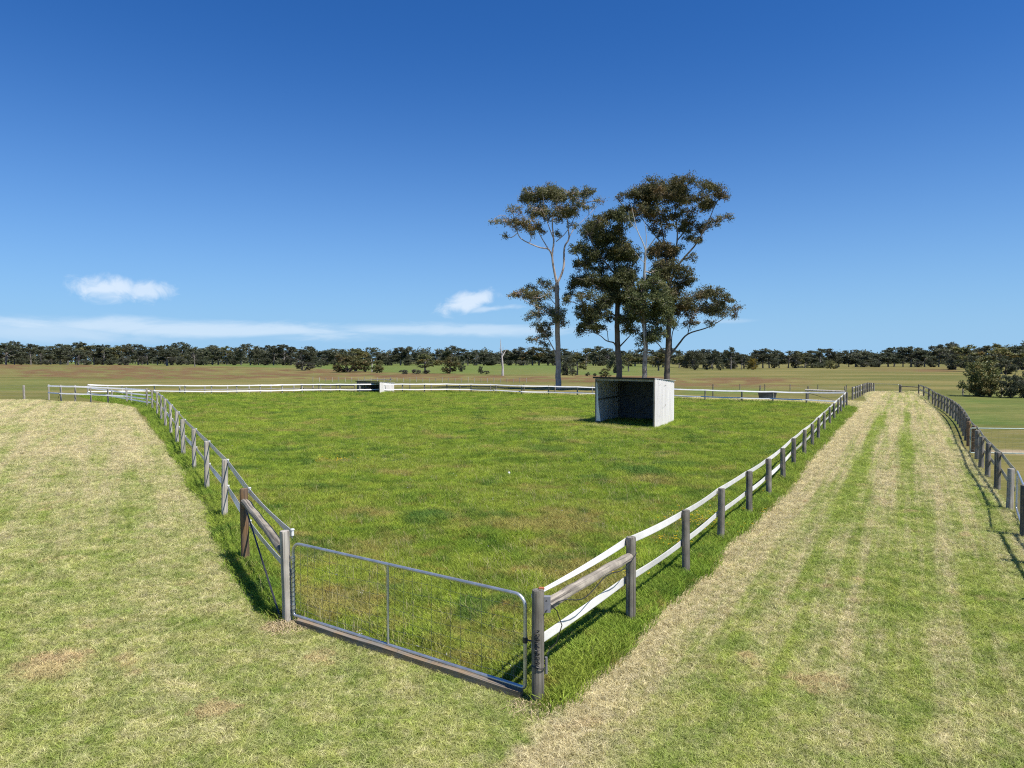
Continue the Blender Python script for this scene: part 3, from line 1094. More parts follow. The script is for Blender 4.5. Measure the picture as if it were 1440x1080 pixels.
# ------------------------------------------------------------------ gates
def gate(name, label, a, b_, z0, z1, nx, nz, pipe=.021, mid=True, mat=galv, rnd=.13, group='field gates', hinge=True):
    root = empty(name, a, label, 'gate', group)
    d = b_ - a
    L = d.length
    d.normalize()
    pts_ = []

    def P_(s, z):
        return d * s + Vector((0, 0, z))
    path = []
    for cx_, cz_, a0 in ((rnd, z1 - rnd, PI), (L - rnd, z1 - rnd, PI / 2)):
        for k in range(7):
            w_ = a0 - (PI / 2) * k / 6
            path.append(P_(cx_ + math.cos(w_) * rnd, cz_ + math.sin(w_) * rnd))
    rb = .035
    for cx_, cz_, a0 in ((L - rb, z0 + rb, 0), (rb, z0 + rb, -PI / 2)):
        for k in range(4):
            w_ = a0 - (PI / 2) * k / 3
            path.append(P_(cx_ + math.cos(w_) * rb, cz_ + math.sin(w_) * rb))
    path.append(path[0])
    mb = MB()
    mb.tube(path, pipe, 10, cap=False)
    mb.build('frame', mat, root)
    if mid:
        mb = MB()
        mb.tube([P_(L * .47, z0), P_(L * .47, z1)], pipe * .75, 8)
        mb.build('mid_bar', mat, root)
    mb = MB()
    for i in range(1, nx):
        s = L * i / nx
        mb.tube([P_(s, z0 + .01), P_(s + .004, z1 - (.02 if .1 < s < L - .1 else .1))], .0016, 4)
    for i in range(1, nz):
        z = z0 + (z1 - z0) * (i / nz) ** 1.15
        mb.tube([P_(L * k / 12, z + (.012 * math.sin(k * 1.7 + i) if 0 < k < 12 else 0)) for k in range(13)], .0016, 4)
    mb.build('wire_mesh', wire_m, root)
    if hinge:
        mb = MB()
        for z in (z0 + .12, z1 - .22):
            mb = MB()
            mb.tube([P_(-.07, z), P_(.02, z)], .012, 8)
            mb.tube([P_(0, z - .03), P_(0, z + .03)], .028, 8)
            mb.build('hinge', galv, root)
        mb = MB()
        zl = z0 + (z1 - z0) * .52
        mb.tube([P_(L - .03, zl), P_(L + .10, zl + .01)], .009, 6)
        mb.tube([P_(L, zl - .03), P_(L, zl + .03)], .028, 8)
        mb.build('latch', dark_metal, root)
    return root, d, L


gd_ = (gR - gL).normalized()
ga = gL + gd_ * .13 + Vector((0.0, 0.03, 0))
gb = gR - gd_ * .17
groot, gdv, gLn = gate('farm_gate', 'wide galvanised pipe and mesh gate closing the near corner of the paddock', ga, gb, .13, 1.15, 26, 8)
# spiral of wire along the hinge stile
mb = MB()
sp = []
for i in range(120):
    f = i / 119
    a = f * 2 * PI * 12
    sp.append(Vector((math.cos(a) * .028 + .0, math.sin(a) * .028, .15 + f * .8)))
mb.tube(sp, .0035, 5)
mb.build('wire_tie', dark_metal, groot)

sl = empty('timber_sleeper', (ga + gb) / 2 + Vector((-gdv.y, gdv.x, 0)) * (-.045) * (1 if -gdv.y * 0 + gdv.x > 0 else -1), 'weathered brown timber sleeper lying on edge under the wide gate', 'sleeper')
mb = MB()
n = 14
Ls = gLn * .96
for i in range(n + 1):
    f = i / n
    zt = .118 + .004 * math.sin(i * 1.3)
    for sy, sz in ((-1, -1), (1, -1), (1, 1), (-1, 1)):
        mb.v.append(Vector((sy * .032 + .003 * math.sin(i * .9), (zt if sz > 0 else -.05) - (.008 if sy * sz < 0 else 0), f * Ls)))
for i in range(n):
    for k in range(4):
        j = (k + 1) % 4
        mb.f.append((i * 4 + k, i * 4 + j, (i + 1) * 4 + j, (i + 1) * 4 + k))
mb.f.append((3, 2, 1, 0)); mb.f.append(tuple(n * 4 + k for k in (0, 1, 2, 3)))
ob = mb.build('timber', wood_sleeper, sl, -gdv * (Ls / 2 - .06), smooth=False)
ob.rotation_euler = Matrix((Vector((-gdv.y, gdv.x, 0)), Vector((0, 0, 1)), gdv)).transposed().to_euler()

ga2, gb2 = Vector((12.3, 17.2, 0)), Vector((10.85, 14.95, 0))
gate('mesh_gate', 'narrow mesh gate next to the pale post in the outer track fence', ga2, gb2, .10, 1.02, 18, 6, mid=False)
ga3, gb3 = at(1376, 640.5), at(1431, 640)
gate('pipe_panel', 'green-grey pipe panel with mesh beyond the outer track fence, over bare earth', Vector((18.3, 28.25, 0)), Vector((23.5, 27.6, 0)), .02, 1.0, 20, 6, pipe=.024, mid=False, mat=green_pipe,
     rnd=.06, hinge=False, group='pipe panels')
mb = MB()
pr = empty('pipe_panel', (23.55, 27.6, 0), 'second green-grey pipe panel, right of the first at the picture edge', 'gate', 'pipe panels')
mb.tube([(0, 0, -.1), (0, 0, 1.02)], .035, 10)
mb.build('post', green_pipe, pr)
mb = MB()
mb.tube([(0, 0, 1.0), (4.5, -.35, .99)], .024, 8)
mb.build('top_rail', green_pipe, pr)
mb = MB()
mb.tube([(0, 0, .03), (4.5, -.35, .03)], .02, 8)
mb.build('bottom_rail', green_pipe, pr)

# far gates at the end of the track
gp = at(1266, 553)
ge = at(1291, 554.5)
root = empty('rail_gate', gp, 'dark rail gate with a diagonal bar at the end of the mown track', 'gate', 'field gates')
po = link('post', get_posts(wood_grey, .095)[0], root)
po.scale = (1.3, 1.3, .98)
mb = MB()
mb.tube([(0, 0, .80), tuple(ge - gp + Vector((0, 0, .78)))], .05, 8)
mb.build('top_rail', wood_grey, root)
mb = MB()
mb.tube([(.1, 0, .12), tuple(ge - gp + Vector((0, 0, .5)))], .02, 6)
mb.build('diagonal_bar', dark_metal, root)
g5 = at(1229.5, 551.5)
gate('wire_gate', 'thin wire gate closing the far end of the mown track', g5, gp - Vector((.15, 0, 0)), .08, 1.0, 12, 5, pipe=.018, mid=False, hinge=False)
# strainer beside the far corner of the paddock, with the long rail
cor = W([(1134, 570), (1190.5, 566)])
root = empty('strainer_rail', at(1134, 569), 'thick pale log rail with dark brace wire at the far corner of the paddock', 'rail')
c2 = at(1190, 570)
mb = MB()
mb.tube([(0, .3, 1.22), tuple(c2 - at(1134, 569) + Vector((0, .3, 1.12)))], .085, 10)
mb.build('rail', wood_pale, root)
mb = MB()
mb.tube([(.1, .3, 1.0), tuple(c2 - at(1134, 569) + Vector((0, .3, .15)))], .02, 6)
mb.build('brace_wire', dark_metal, root)
# strainer at the far end of the yard fence
br_ = yp_[-1]
mb = MB()
mb.tube([yp_[-2] - yp_[0] + Vector((0, .1, 1.1)), yp_[-1] - yp_[0] + Vector((.9, -.1, .1))], .02, 6)
y_root = [o for o in C.objects if o.get('label', '').startswith('short white fence run')][0]
mb.build('brace_rod', dark_metal, y_root)

# wire fence beyond the yard at the left edge
wl = [at(-60, 561), at(34, 561.2), at(69, 562)]
fence('wire_fence', 'thin wire fence with one pale post at the left edge of the yard', wl, [1.3, 1.33, 1.3], mat=wood_pale, r=.10, rails=(), wires=(.98, .85, .55, .25), skip_last=True, seed=21,
      group='fences behind the paddock')
# picket row of little posts across the pasture
row = []
for k in range(34):
    f = k / 33
    row.append(at(440 + f * 300, 536.6 + (1.4 * f if f > .5 else .7 * f) + (k % 3) * .05))
fence('wire_fence', 'row of tiny stakes across the brown pasture behind the white back fence', row, [.72 + .15 * (k % 4 == 0) for k in range(34)], mat=wood_pale, r=.05, rails=(), wires=(.8,), seed=22,
      group='fences behind the paddock')
rr_px = [(1354, 555.5), (1408.5, 558), (1445, 560), (1500, 564)]
fence('wire_fence', 'wire fence with thin pale posts in front of the bushes at the right edge', W(rr_px), [.85, .9, .9, .9], mat=wood_pale, r=.07, rails=(), wires=(.85, .5), seed=23,
      group='fences behind the paddock')
rr2 = [(1040.5, 549), (1075.5, 549.2), (1111, 549.6), (1150, 550), (1190, 550.4)]
fence('wire_fence', 'sparse thin posts in the olive field behind the right part of the back fence', W(rr2), [.8] * 5, mat=wood_grey, r=.05, rails=(), wires=(.8, .4), seed=24, group='fences behind the paddock')

# ------------------------------------------------------------------ shelters
white_sheet, t, b = material('white_steel_sheet')
p = t.n('ShaderNodeTexCoord').outputs['Object']
st = t.noise(t.mapping(p, scale=(2.2, 2.2, .4)), 1, 3, .55)
c = t.mix(t.mapr(st, .35, .7), (0.80, 0.76, 0.72), (0.68, 0.64, 0.60))
rs = t.noise(t.mapping(p, scale=(1.2, 1.2, 2.0), loc=(3, 1, 5)), 1.3, 2, .5)
c = t.mix(t.mapr(rs, .66, .76, 0, .6), c, (0.30, 0.24, 0.19))
t.put(b.inputs['Base Color'], c)
b.inputs['Roughness'].default_value = .55
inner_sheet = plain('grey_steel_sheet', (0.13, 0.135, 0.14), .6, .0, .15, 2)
roof_m = plain('roof_sheet', (0.62, 0.61, 0.60), .5, .2, .1, 3)
rust_m = plain('dark_roof_edge', (0.035, 0.028, 0.025), .8, 0, .3, 4)


def ribbed(a, b_, h0, h1, pitch, depth, thick):
    """a vertical sheet from a to b with ribs; h0, h1 heights at the two ends"""
    mb = MB()
    d = (b_ - a)
    L = d.length
    d.normalize()
    nrm = Vector((d.y, -d.x, 0))
    n = int(L / pitch)
    prof = []
    for i in range(n):
        s = i * L / n
        for f, o in ((0, 0), (.70, 0), (.76, depth), (.94, depth)):
            prof.append((s + f * L / n, o))
    prof.append((L, 0))
    for s, o in prof:
        h = h0 + (h1 - h0) * s / L
        for z in (0, h):
            mb.v.append(a + d * s + nrm * o + Vector((0, 0, z)))
            mb.v.append(a + d * s + nrm * (o - thick) + Vector((0, 0, z)))
    for i in range(len(prof) - 1):
        k, j = i * 4, i * 4 + 4
        mb.f += [(k, j, j + 2, k + 2), (k + 1, k + 3, j + 3, j + 1), (k + 2, j + 2, j + 3, k + 3), (k, k + 1, j + 1, j)]
    j = (len(prof) - 1) * 4
    mb.f += [(0, 2, 3, 1), (j, j + 1, j + 3, j + 2)]
    return mb


def shelter(label, FL, FR, BR, hFL, hFR, hBR, pitch, full=True):
    root = empty('horse_shelter', FR, label, 'shelter', 'horse shelters')
    BL = FL + (BR - FR)
    hBL = hBR + (hFL - hFR)
    o = FR
    a, b_, c_, d_ = FL - o, FR - o, BR - o, BL - o
    ribbed(b_, c_, hFR - .03, hBR - .03, pitch, .018, .02).build('side_wall', white_sheet, root, smooth=False)
    ribbed(d_, a, hBL - .03, hFL - .03, pitch, .012, .02).build('side_wall', white_sheet, root, smooth=False)
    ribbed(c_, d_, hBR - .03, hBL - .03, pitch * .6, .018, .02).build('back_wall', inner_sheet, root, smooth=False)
    # frame
    fx = (b_ - a).normalized()
    sx = (c_ - b_).normalized()
    for q, h in ((a + fx * .05, hFL), (b_ - fx * .05, hFR), (c_ - fx * .07 - sx * .07, hBR), (d_ + fx * .07 - sx * .07, hBL)):
        mb = MB()
        mb.tube([q + Vector((0, 0, -.05)), q + Vector((0, 0, h - .06))], .055, 10)
        mb.build('corner_post', wood_grey, root)
    for z in (.5, 1.5):
        mb = MB()
        mb.tube([c_ - sx * .06 - fx * .1 + Vector((0, 0, z)), d_ - sx * .06 + fx * .1 + Vector((0, 0, z))], .05, 6)
        mb.build('wall_rail', wood_grey, root)
    mb = MB()
    mb.tube([a + fx * .06 + sx * .1 + Vector((0, 0, 1.45)), d_ + fx * .06 - sx * .1 + Vector((0, 0, 1.45))], .05, 6)
    mb.build('wall_rail', wood_grey, root)
    mb = MB()
    mb.tube([c_ - sx * .1 - fx * .3 + Vector((0, 0, 1.7)), d_ - sx * .1 + fx * 1.4 + Vector((0, 0, .55))], .035, 6)
    mb.build('brace', wood_grey, root)
    # roof: thin sloping sheet
    ov = .12
    zt = .02
    top = [a - fx * ov - sx * ov, b_ + fx * .02 - sx * ov, c_ + fx * ov * .7 + sx * ov, d_ - fx * ov + sx * ov]
    hz = [hFL, hFR, hBR, hBL]
    mb = MB()
    for dz_ in (0, .025):
        for q, h in zip(top, hz):
            mb.v.append(q + Vector((0, 0, h + dz_)))
    mb.f += [(3, 2, 1, 0), (4, 5, 6, 7)] + [(k, (k + 1) % 4, (k + 1) % 4 + 4, k + 4) for k in range(4)]
    mb.build('roof', roof_m, root, smooth=False)
    mb = MB()
    A_ = a - fx * ov - sx * (ov + .012)
    B_ = b_ + fx * .02 - sx * (ov + .012)
    mid_ = (A_ + B_) / 2
    ang_ = math.atan2(fx.y, fx.x)
    mb.box(mid_ + Vector((0, 0, (hFL + hFR) / 2 + .01)), ((B_ - A_).length / 2, .010, .045), Matrix.Rotation(ang_, 3, 'Z'))
    mb.build('fascia', rust_m, root, smooth=False)
    mb = MB()
    mb.box((a + b_) / 2 + sx * .0 + Vector((0, 0, (hFL + hFR) / 2 - .10)), ((b_ - a).length / 2 - .06, .03, .055), Matrix.Rotation(ang_, 3, 'Z'))
    mb.build('lintel_beam', wood_pale, root, smooth=False)
    return root, a, b_, c_, d_, fx, sx


FL, FR, BR = at(837, 597.2), at(920.6, 603.6), at(947.4, 594.3)
sh, a, b_, c_, d_, fx, sx = shelter('large open-fronted white sheet-metal horse shelter in the paddock under the gums', FL, FR, BR, 2.70, 2.73, 2.50, .38)
# bent white flashing at the left jamb
mb = MB()
q = a + fx * .09 - sx * .03
mb.v = [q + Vector((0, 0, .25)), q + fx * .30 + Vector((0, 0, .22)), q + fx * .14 + Vector((0, 0, 1.2)), q + fx * .05 + Vector((0, 0, 2.45)), q + Vector((0, 0, 2.45))]
off_ = sx * .012
mb.v += [v + off_ for v in mb.v[:5]]
mb.f = [(0, 1, 2, 3, 4), (9, 8, 7, 6, 5)] + [(k, k + 5, (k + 1) % 5 + 5, (k + 1) % 5) for k in range(5)]
mb.build('flashing', white_sheet, sh, smooth=False)
# dents and scrapes on the lit side
mb = MB()
nrm = Vector((sx.y, -sx.x, 0))
Lw = (c_ - b_).length
for f, z, l_, w_, tl in ((.52, 1.18, .16, .022, .25), (.44, 1.10, .08, .02, .5), (.38, 1.06, .05, .02, .2), (.35, 1.75, .05, .012, .6), (.50, 2.28, .34, .012, .03), (.2, 2.35, .18, .01, .0)):
    q = b_ + sx * (f * Lw) + nrm * .0225 + Vector((0, 0, z))
    dl = (sx * math.cos(tl) + Vector((0, 0, math.sin(tl)))) * l_
    ul = (Vector((0, 0, math.cos(tl))) - sx * math.sin(tl)) * w_
    k = len(mb.v)
    mb.v += [q - dl, q - ul * .6, q + dl, q + ul]
    mb.f.append((k, k + 1, k + 2, k + 3))
mb.build('scrape', rust_m, sh, smooth=False)

s2L, s2R = at(497, 553.2), at(530, 554)
shelter('small white open shelter behind the long back fence', Vector((-17.6, 80.5, 0)), Vector((-14.65, 78.6, 0)), Vector((-13.5, 81.2, 0)), 1.36, 1.32, 1.15, .35)
# dark trough lines left of it: metal yard panels
root = empty('yard_panels', at(425, 553), 'grey metal yard panels with dark rails, left of the small white shelter', 'panels')
p0, p1 = at(425, 553.2), at(500, 553.4)
for z, r_ in ((.95, .06), (.62, .04), (.3, .04)):
    mb = MB()
    mb.tube([(0, -.4, z), tuple(p1 - p0 + Vector((0, -.4, z - .04)))], r_, 6)
    mb.build('rail', wood_grey if z < .9 else dark_metal, root)
mb = MB()
for f in (0, .33, .66, 1):
    q = (p1 - p0) * f
    mb.tube([q + Vector((0, -.4, 0)), q + Vector((0, -.4, 1.15))], .05, 6)
mb.build('post', wood_grey, root)
# water trough
tp = at(1079, 560.5)
root = empty('water_trough', tp, 'low dark blue-grey water trough on the lane behind the back fence', 'trough')
mb = MB()
n = 20
prof = [(1.0, 0, .80), (1.0, .55, .92), (1.0, .60, 1.0), (.9, .60, .90), (.88, .2, .8)]
for s_, z, k_ in prof:
    for i in range(n):
        aa = 2 * PI * i / n
        mb.v.append(Vector((math.copysign(abs(math.cos(aa)) ** .6, math.cos(aa)) * .95 * k_, math.copysign(abs(math.sin(aa)) ** .6, math.sin(aa)) * .45 * k_, z)))
for k in range(len(prof) - 1):
    for i in range(n):
        j = (i + 1) % n
        mb.f.append((k * n + i, k * n + j, (k + 1) * n + j, (k + 1) * n + i))
mb.f.append(tuple((len(prof) - 1) * n + i for i in range(n)))
mb.build('tub', plain('dark_poly', (.07, .08, .10), .5), root)
# white stone
mb = MB()
mb.tube([(0, 0, -.02), (0, 0, .04), (0.01, 0, .09), (0.01, 0, .11)], [.035, .045, .035, .012], 9)
tag(mb.build('white_stone', plain('pale_stone', (.7, .69, .66), .8), None, at(715.5, 668)), 'small white stone lying in the middle of the paddock grass', 'stone')

# dry grass at the gate posts
dry_m = plain('dry_straw', (0.42, 0.33, 0.19), .9, 0, .25, 30)


def straw_clump(label, base_, n, rad_, hh, seed):
    r = np.random.default_rng(seed)
    V = []
    for i in range(n):
        a_, q_ = r.uniform(0, 2 * PI), rad_ * math.sqrt(r.uniform())
        x, y = q_ * math.cos(a_), q_ * math.sin(a_)
        h = hh * r.uniform(.3, 1.2) * (1 - .5 * q_ / rad_)
        la = r.uniform(0, 2 * PI)
        lx, ly = math.cos(la) * h * .9, math.sin(la) * h * .9
        w_ = .0045
        wa = r.uniform(0, PI)
        wx, wy = math.cos(wa) * w_, math.sin(wa) * w_
        V.append([(x - wx, y - wy, 0), (x + wx, y + wy, 0), (x + lx * .5 + wx, y + ly * .5 + wy, h * .8), (x + lx * .5 - wx, y + ly * .5 - wy, h * .8)])
        V.append([(x + lx * .5 - wx, y + ly * .5 - wy, h * .8), (x + lx * .5 + wx, y + ly * .5 + wy, h * .8), (x + lx * 1.3 + wx * .3, y + ly * 1.3, h * .55), (x + lx * 1.3, y + ly * 1.3, h * .5)])
    o = link('dry_grass_clump', quads_mesh('dry_grass_clump', np.array(V), dry_m), None, base_)
    return tag(o, label, 'dry grass', 'dry grass at the gate posts')


straw_clump('brown dead grass clump at the foot of the hinge-side gate post', gL + Vector((.05, -.24, 0)), 520, .30, .13, 1)
straw_clump('brown dead grass clump at the foot of the latch-side gate post', gR + Vector((-.05, -.15, 0)), 300, .30, .12, 2)

# ------------------------------------------------------------------ trees
def bark(name, c0, c1, dark, streak=.6):
    m, t, b = material(name)
    p = t.n('ShaderNodeTexCoord').outputs['Object']
    n1 = t.noise(t.mapping(p, scale=(3.0, 3.0, .35)), 1, 5, .65)
    n2 = t.noise(p, 1.2, 4, .6)
    c = t.mix(t.mapr(n2, .4, .6), c0, c1)
    c = t.mix(t.mapr(n1, .5, .7, 0, streak), c, dark)
    t.put(b.inputs['Base Color'], c)
    bump(t, b, n1, .6, .08)
    return m


bark_A = bark('bark_pale_brown', (0.46, 0.38, 0.33), (0.36, 0.29, 0.25), (0.07, 0.055, 0.045), .5)
bark_D = bark('bark_dark', (0.095, 0.075, 0.06), (0.14, 0.115, 0.095), (0.03, 0.025, 0.022))
bark_W = bark('bark_white', (0.52, 0.49, 0.45), (0.42, 0.38, 0.34), (0.20, 0.16, 0.13), .35)
bark_C = bark('bark_peeling', (0.16, 0.12, 0.095), (0.40, 0.34, 0.29), (0.06, 0.045, 0.035))


def leafmat(name, g0, g1, tint, lo=.52, hi=.68, sc=.28):
    m, t, b = material(name)
    p = t.n('ShaderNodeTexCoord').outputs['Object']
    oi = t.n('ShaderNodeObjectInfo').outputs['Random']
    n1 = t.noise(p, sc, 3, .6)
    n2 = t.noise(p, 2.6, 3, .7)
    c = t.mix(t.mapr(n2, .35, .65), g0, g1)
    c = t.mix(t.mapr(t.math('ADD', n1, t.math('MULTIPLY', t.math('SUBTRACT', n2, .5), .25)), lo, hi, 0, .8), c, tint)
    hs = t.n('ShaderNodeHueSaturation')
    t.put(hs.inputs['Color'], c)
    t.put(hs.inputs['Value'], t.mapr(oi, 0, 1, .72, 1.3, False))
    t.put(hs.inputs['Hue'], t.mapr(t.math('FRACT', t.math('MULTIPLY', oi, 9.7)), 0, 1, .475, .51, False))
    t.put(b.inputs['Base Color'], hs.outputs[0])
    b.inputs['Roughness'].default_value = .55
    b.inputs['Specular IOR Level'].default_value = .3
    tr = t.n('ShaderNodeBsdfTranslucent')
    t.put(tr.inputs[0], hs.outputs[0])
    mx = t.n('ShaderNodeMixShader')
    mx.inputs[0].default_value = .30
    out = m.node_tree.nodes['Material Output']
    t.L.new(b.outputs[0], mx.inputs[1]); t.L.new(tr.outputs[0], mx.inputs[2]); t.L.new(mx.outputs[0], out.inputs[0])
    return m


leaf_A = leafmat('leaves_olive', (0.095, 0.110, 0.046), (0.180, 0.180, 0.080), (0.215, 0.150, 0.065), .50, .66)
leaf_B = leafmat('leaves_dark', (0.084, 0.108, 0.042), (0.170, 0.190, 0.070), (0.230, 0.185, 0.050), .56, .70)
leaf_D = leafmat('leaves_rusty', (0.100, 0.114, 0.044), (0.185, 0.184, 0.070), (0.240, 0.160, 0.058), .50, .70)
leaf_far = leafmat('leaves_far', (0.062, 0.075, 0.042), (0.112, 0.122, 0.068), (0.145, 0.120, 0.064), .55, .70, .12)
leaf_bush = leafmat('leaves_bush', (0.085, 0.105, 0.038), (0.175, 0.175, 0.064), (0.23, 0.165, 0.055), .50, .64, .5)
leaf_grey = leafmat('leaves_grey', (0.085, 0.095, 0.065), (0.12, 0.125, 0.085), (0.14, 0.12, 0.085), .5, .64, .5)
leaf_yel = leafmat('leaves_wattle', (0.09, 0.10, 0.025), (0.20, 0.17, 0.03), (0.32, 0.26, 0.03), .40, .6, .5)


def leaves(name, cen, L, Wd, mat, r, droop=.7):
    n = len(cen)
    d = r.normal(size=(n, 3))
    d[:, 2] -= droop
    d /= np.linalg.norm(d, axis=1)[:, None]
    s = np.cross(d, r.normal(size=(n, 3)))
    s /= np.linalg.norm(s, axis=1)[:, None] + 1e-9
    l_ = (L * r.uniform(.6, 1.3, n))[:, None] / 2
    w_ = (Wd * r.uniform(.7, 1.3, n))[:, None] / 2
    V = np.stack([cen - d * l_, cen + s * w_, cen + d * l_, cen - s * w_], 1)
    return quads_mesh(name, V, mat)


def wiggle(p, q, r, n, amp):
    pts_ = []
    L = (q - p).length
    o1 = Vector(r.normal(size=3)) * amp * L
    o2 = Vector(r.normal(size=3)) * amp * L * .5
    for i in range(n + 1):
        f = i / n
        pts_.append(p.lerp(q, f) + o1 * math.sin(PI * f) + o2 * math.sin(2 * PI * f))
    return pts_


def build_tree(name, label, cat, loc, limbs, blobs, barkm, leafm, seed, leaf=(.22, .10), per=44, clumps=22, crad=.44, group=None, twig=.045, white=None):
    """limbs: [(points, r0, r1, material or None)] in tree space; blobs: [(centre, radii)]; foliage grows on twigs inside each blob"""
    r = np.random.default_rng(seed)
    root = empty(name, loc, label, cat, group)
    mb = MB()
    wb = MB()
    nodes, nrad = [], []
    for pts_, r0, r1, mt in limbs:
        # smooth the traced polyline
        P_ = [Vector(p) for p in pts_]
        fine = []
        for i in range(len(P_) - 1):
            p0_, p1_, p2_, p3_ = P_[max(i - 1, 0)], P_[i], P_[i + 1], P_[min(i + 2, len(P_) - 1)]
            for k in range(4):
                f = k / 4
                fine.append(.5 * ((2 * p1_) + (p2_ - p0_) * f + (2 * p0_ - 5 * p1_ + 4 * p2_ - p3_) * f * f + (3 * p1_ - p0_ - 3 * p2_ + p3_) * f ** 3))
        fine.append(P_[-1])
        rs = [r0 + (r1 - r0) * (i / (len(fine) - 1)) ** .85 for i in range(len(fine))]
        fine = [p + Vector(r.normal(size=3)) * .06 * q_ if 0 < i < len(fine) - 1 else p for i, (p, q_) in enumerate(zip(fine, rs))]
        (wb if mt == 'w' else mb).tube(fine, rs, 10 if r0 > .2 else 7)
        if mt != 'n':
            nodes += fine[2:]
            nrad += rs[2:]
    NP = np.array([tuple(p) for p in nodes])
    NR = np.array(nrad)
    cen = []
    order = sorted(blobs, key=lambda q: min(np.linalg.norm(NP - np.array(q[0]), axis=1)))
    for c_, rad_ in order:
        cv = Vector(c_)
        d = np.linalg.norm((NP - np.array(c_)), axis=1) + np.clip(NP[:, 2] - c_[2] + .2 * rad_[2], 0, 99) * 1.6
        j = int(np.argmin(d))
        st = Vector(NP[j])
        ra = min(NR[j] * .75, .16)
        ra = max(ra, .05)
        br = wiggle(st, cv, r, 6, .07)
        if (st - cv).length > .3:
            mb.tube(br, [ra + (twig * 1.1 - ra) * i / 6 for i in range(7)], 6, cap=False)
            NP = np.vstack([NP, np.array([tuple(x) for x in br[3:]])])
            NR = np.concatenate([NR, np.full(len(br) - 3, twig * 1.6)])
        nc = max(4, int(clumps * (rad_[0] * rad_[2]) ** .9 / 1.6))
        for k in range(nc):
            u = r.normal(size=3)
            u /= np.linalg.norm(u)
            q_ = u * r.uniform(.35, 1.0) ** .6 * np.array(rad_) + np.array(c_)
            tp_ = wiggle(cv.lerp(st, .25 * r.uniform()), Vector(q_), r, 3, .1)
            mb.tube(tp_, [twig, twig * .8, twig * .6, twig * .35], 4, cap=False)
            m_ = int(per * r.uniform(.5, 1.4))
            pts3 = r.normal(size=(m_, 3)) * np.array([1.0, 1.0, .82]) * crad * r.uniform(.6, 1.2) * .55
            cen.append(pts3 + q_)
            # a few leaves along the twig
            f = r.uniform(.4, 1, 6)[:, None]
            cen.append(np.array(cv)[None] * (1 - f) + q_[None] * f + r.normal(size=(6, 3)) * .18)
    cen = np.concatenate(cen)
    mb.build('trunk', barkm, root)
    if wb.v:
        o = wb.build('bare_limbs', white, root)
        o['label'] = 'bleached bare white upper limbs'
    link('crown', leaves('crown', cen, leaf[0], leaf[1], leafm, r), root)
    return root


def traced(base_px, base_d, crop, x_off=0.0):
    """a function from detail-crop pixels to tree space (metres), plus the scale"""
    k = base_d / F
    bx = base_px

    def f(X, Y, dep=0.0):
        px, py = 680 + X * .2639, 230 + Y * .2639
        return Vector(((px - bx) * k, dep, CAMH - (py - 507) * k))
    return f, k


def tree_from(label, bx, d, limbs, blobs, barkm, leafm, seed, dep=2.6, white=None, **kw):
    f, k = traced(bx, d, None)
    r = random.Random(seed)
    LL = []
    for pts_, r0, r1, mt, dp in limbs:
        n = len(pts_)
        P_ = []
        for i, (X, Y) in enumerate(pts_):
            P_.append(f(X, Y, dp[0] + (dp[1] - dp[0]) * i / max(1, n - 1)))
        LL.append((P_, r0 * .68, r1 * .72, mt))
    first = LL[0][0]
    first.insert(0, Vector((first[0].x, 0, 1.2)))
    first.insert(0, Vector((first[0].x, 0, -.25)))
    BB = []
    s_ = .2639 * k
    for X, Y, rx, ry in blobs:
        dd_ = r.uniform(-1, 1) * dep
        c_ = f(X, Y + 12, dd_)
        BB.append(((c_.x, c_.y, c_.z), (rx * s_ * .90, rx * s_ * .92, max(ry, rx * .62) * s_ * .88)))
        if rx * ry > 1500 and r.random() < .7:
            c_ = f(X + r.uniform(-15, 15), Y + r.uniform(-10, 10), -dd_ * r.uniform(.5, 1.1))
            BB.append(((c_.x, c_.y, c_.z), (rx * s_ * .90, rx * s_ * .9, max(ry, rx * .62) * s_ * .86)))
    base_ = list(BB)
    for c_, rd in base_:
        near_ = sorted(base_, key=lambda q: (Vector(q[0]) - Vector(c_)).length)[1:3]
        for c2_, rd2 in near_:
            dxy = math.hypot(c2_[0] - c_[0], c2_[2] - c_[2])
            if dxy < (rd[0] + rd2[0]) * 1.15 and r.random() < .55:
                q_ = [(a_ + b_) / 2 + r.uniform(-.25, .25) for a_, b_ in zip(c_, c2_)]
                BB.append((tuple(q_), tuple(.5 * (a_ + b_) * .72 for a_, b_ in zip(rd, rd2))))
    root = build_tree('gum_tree', label, 'tree', (bx_world(bx, d), d, 0), LL, BB, barkm, leafm, seed, group='tall gums behind the shelter', white=white, **kw)
    return root


def bx_world(px, d):
    return (px - 720) / F * d


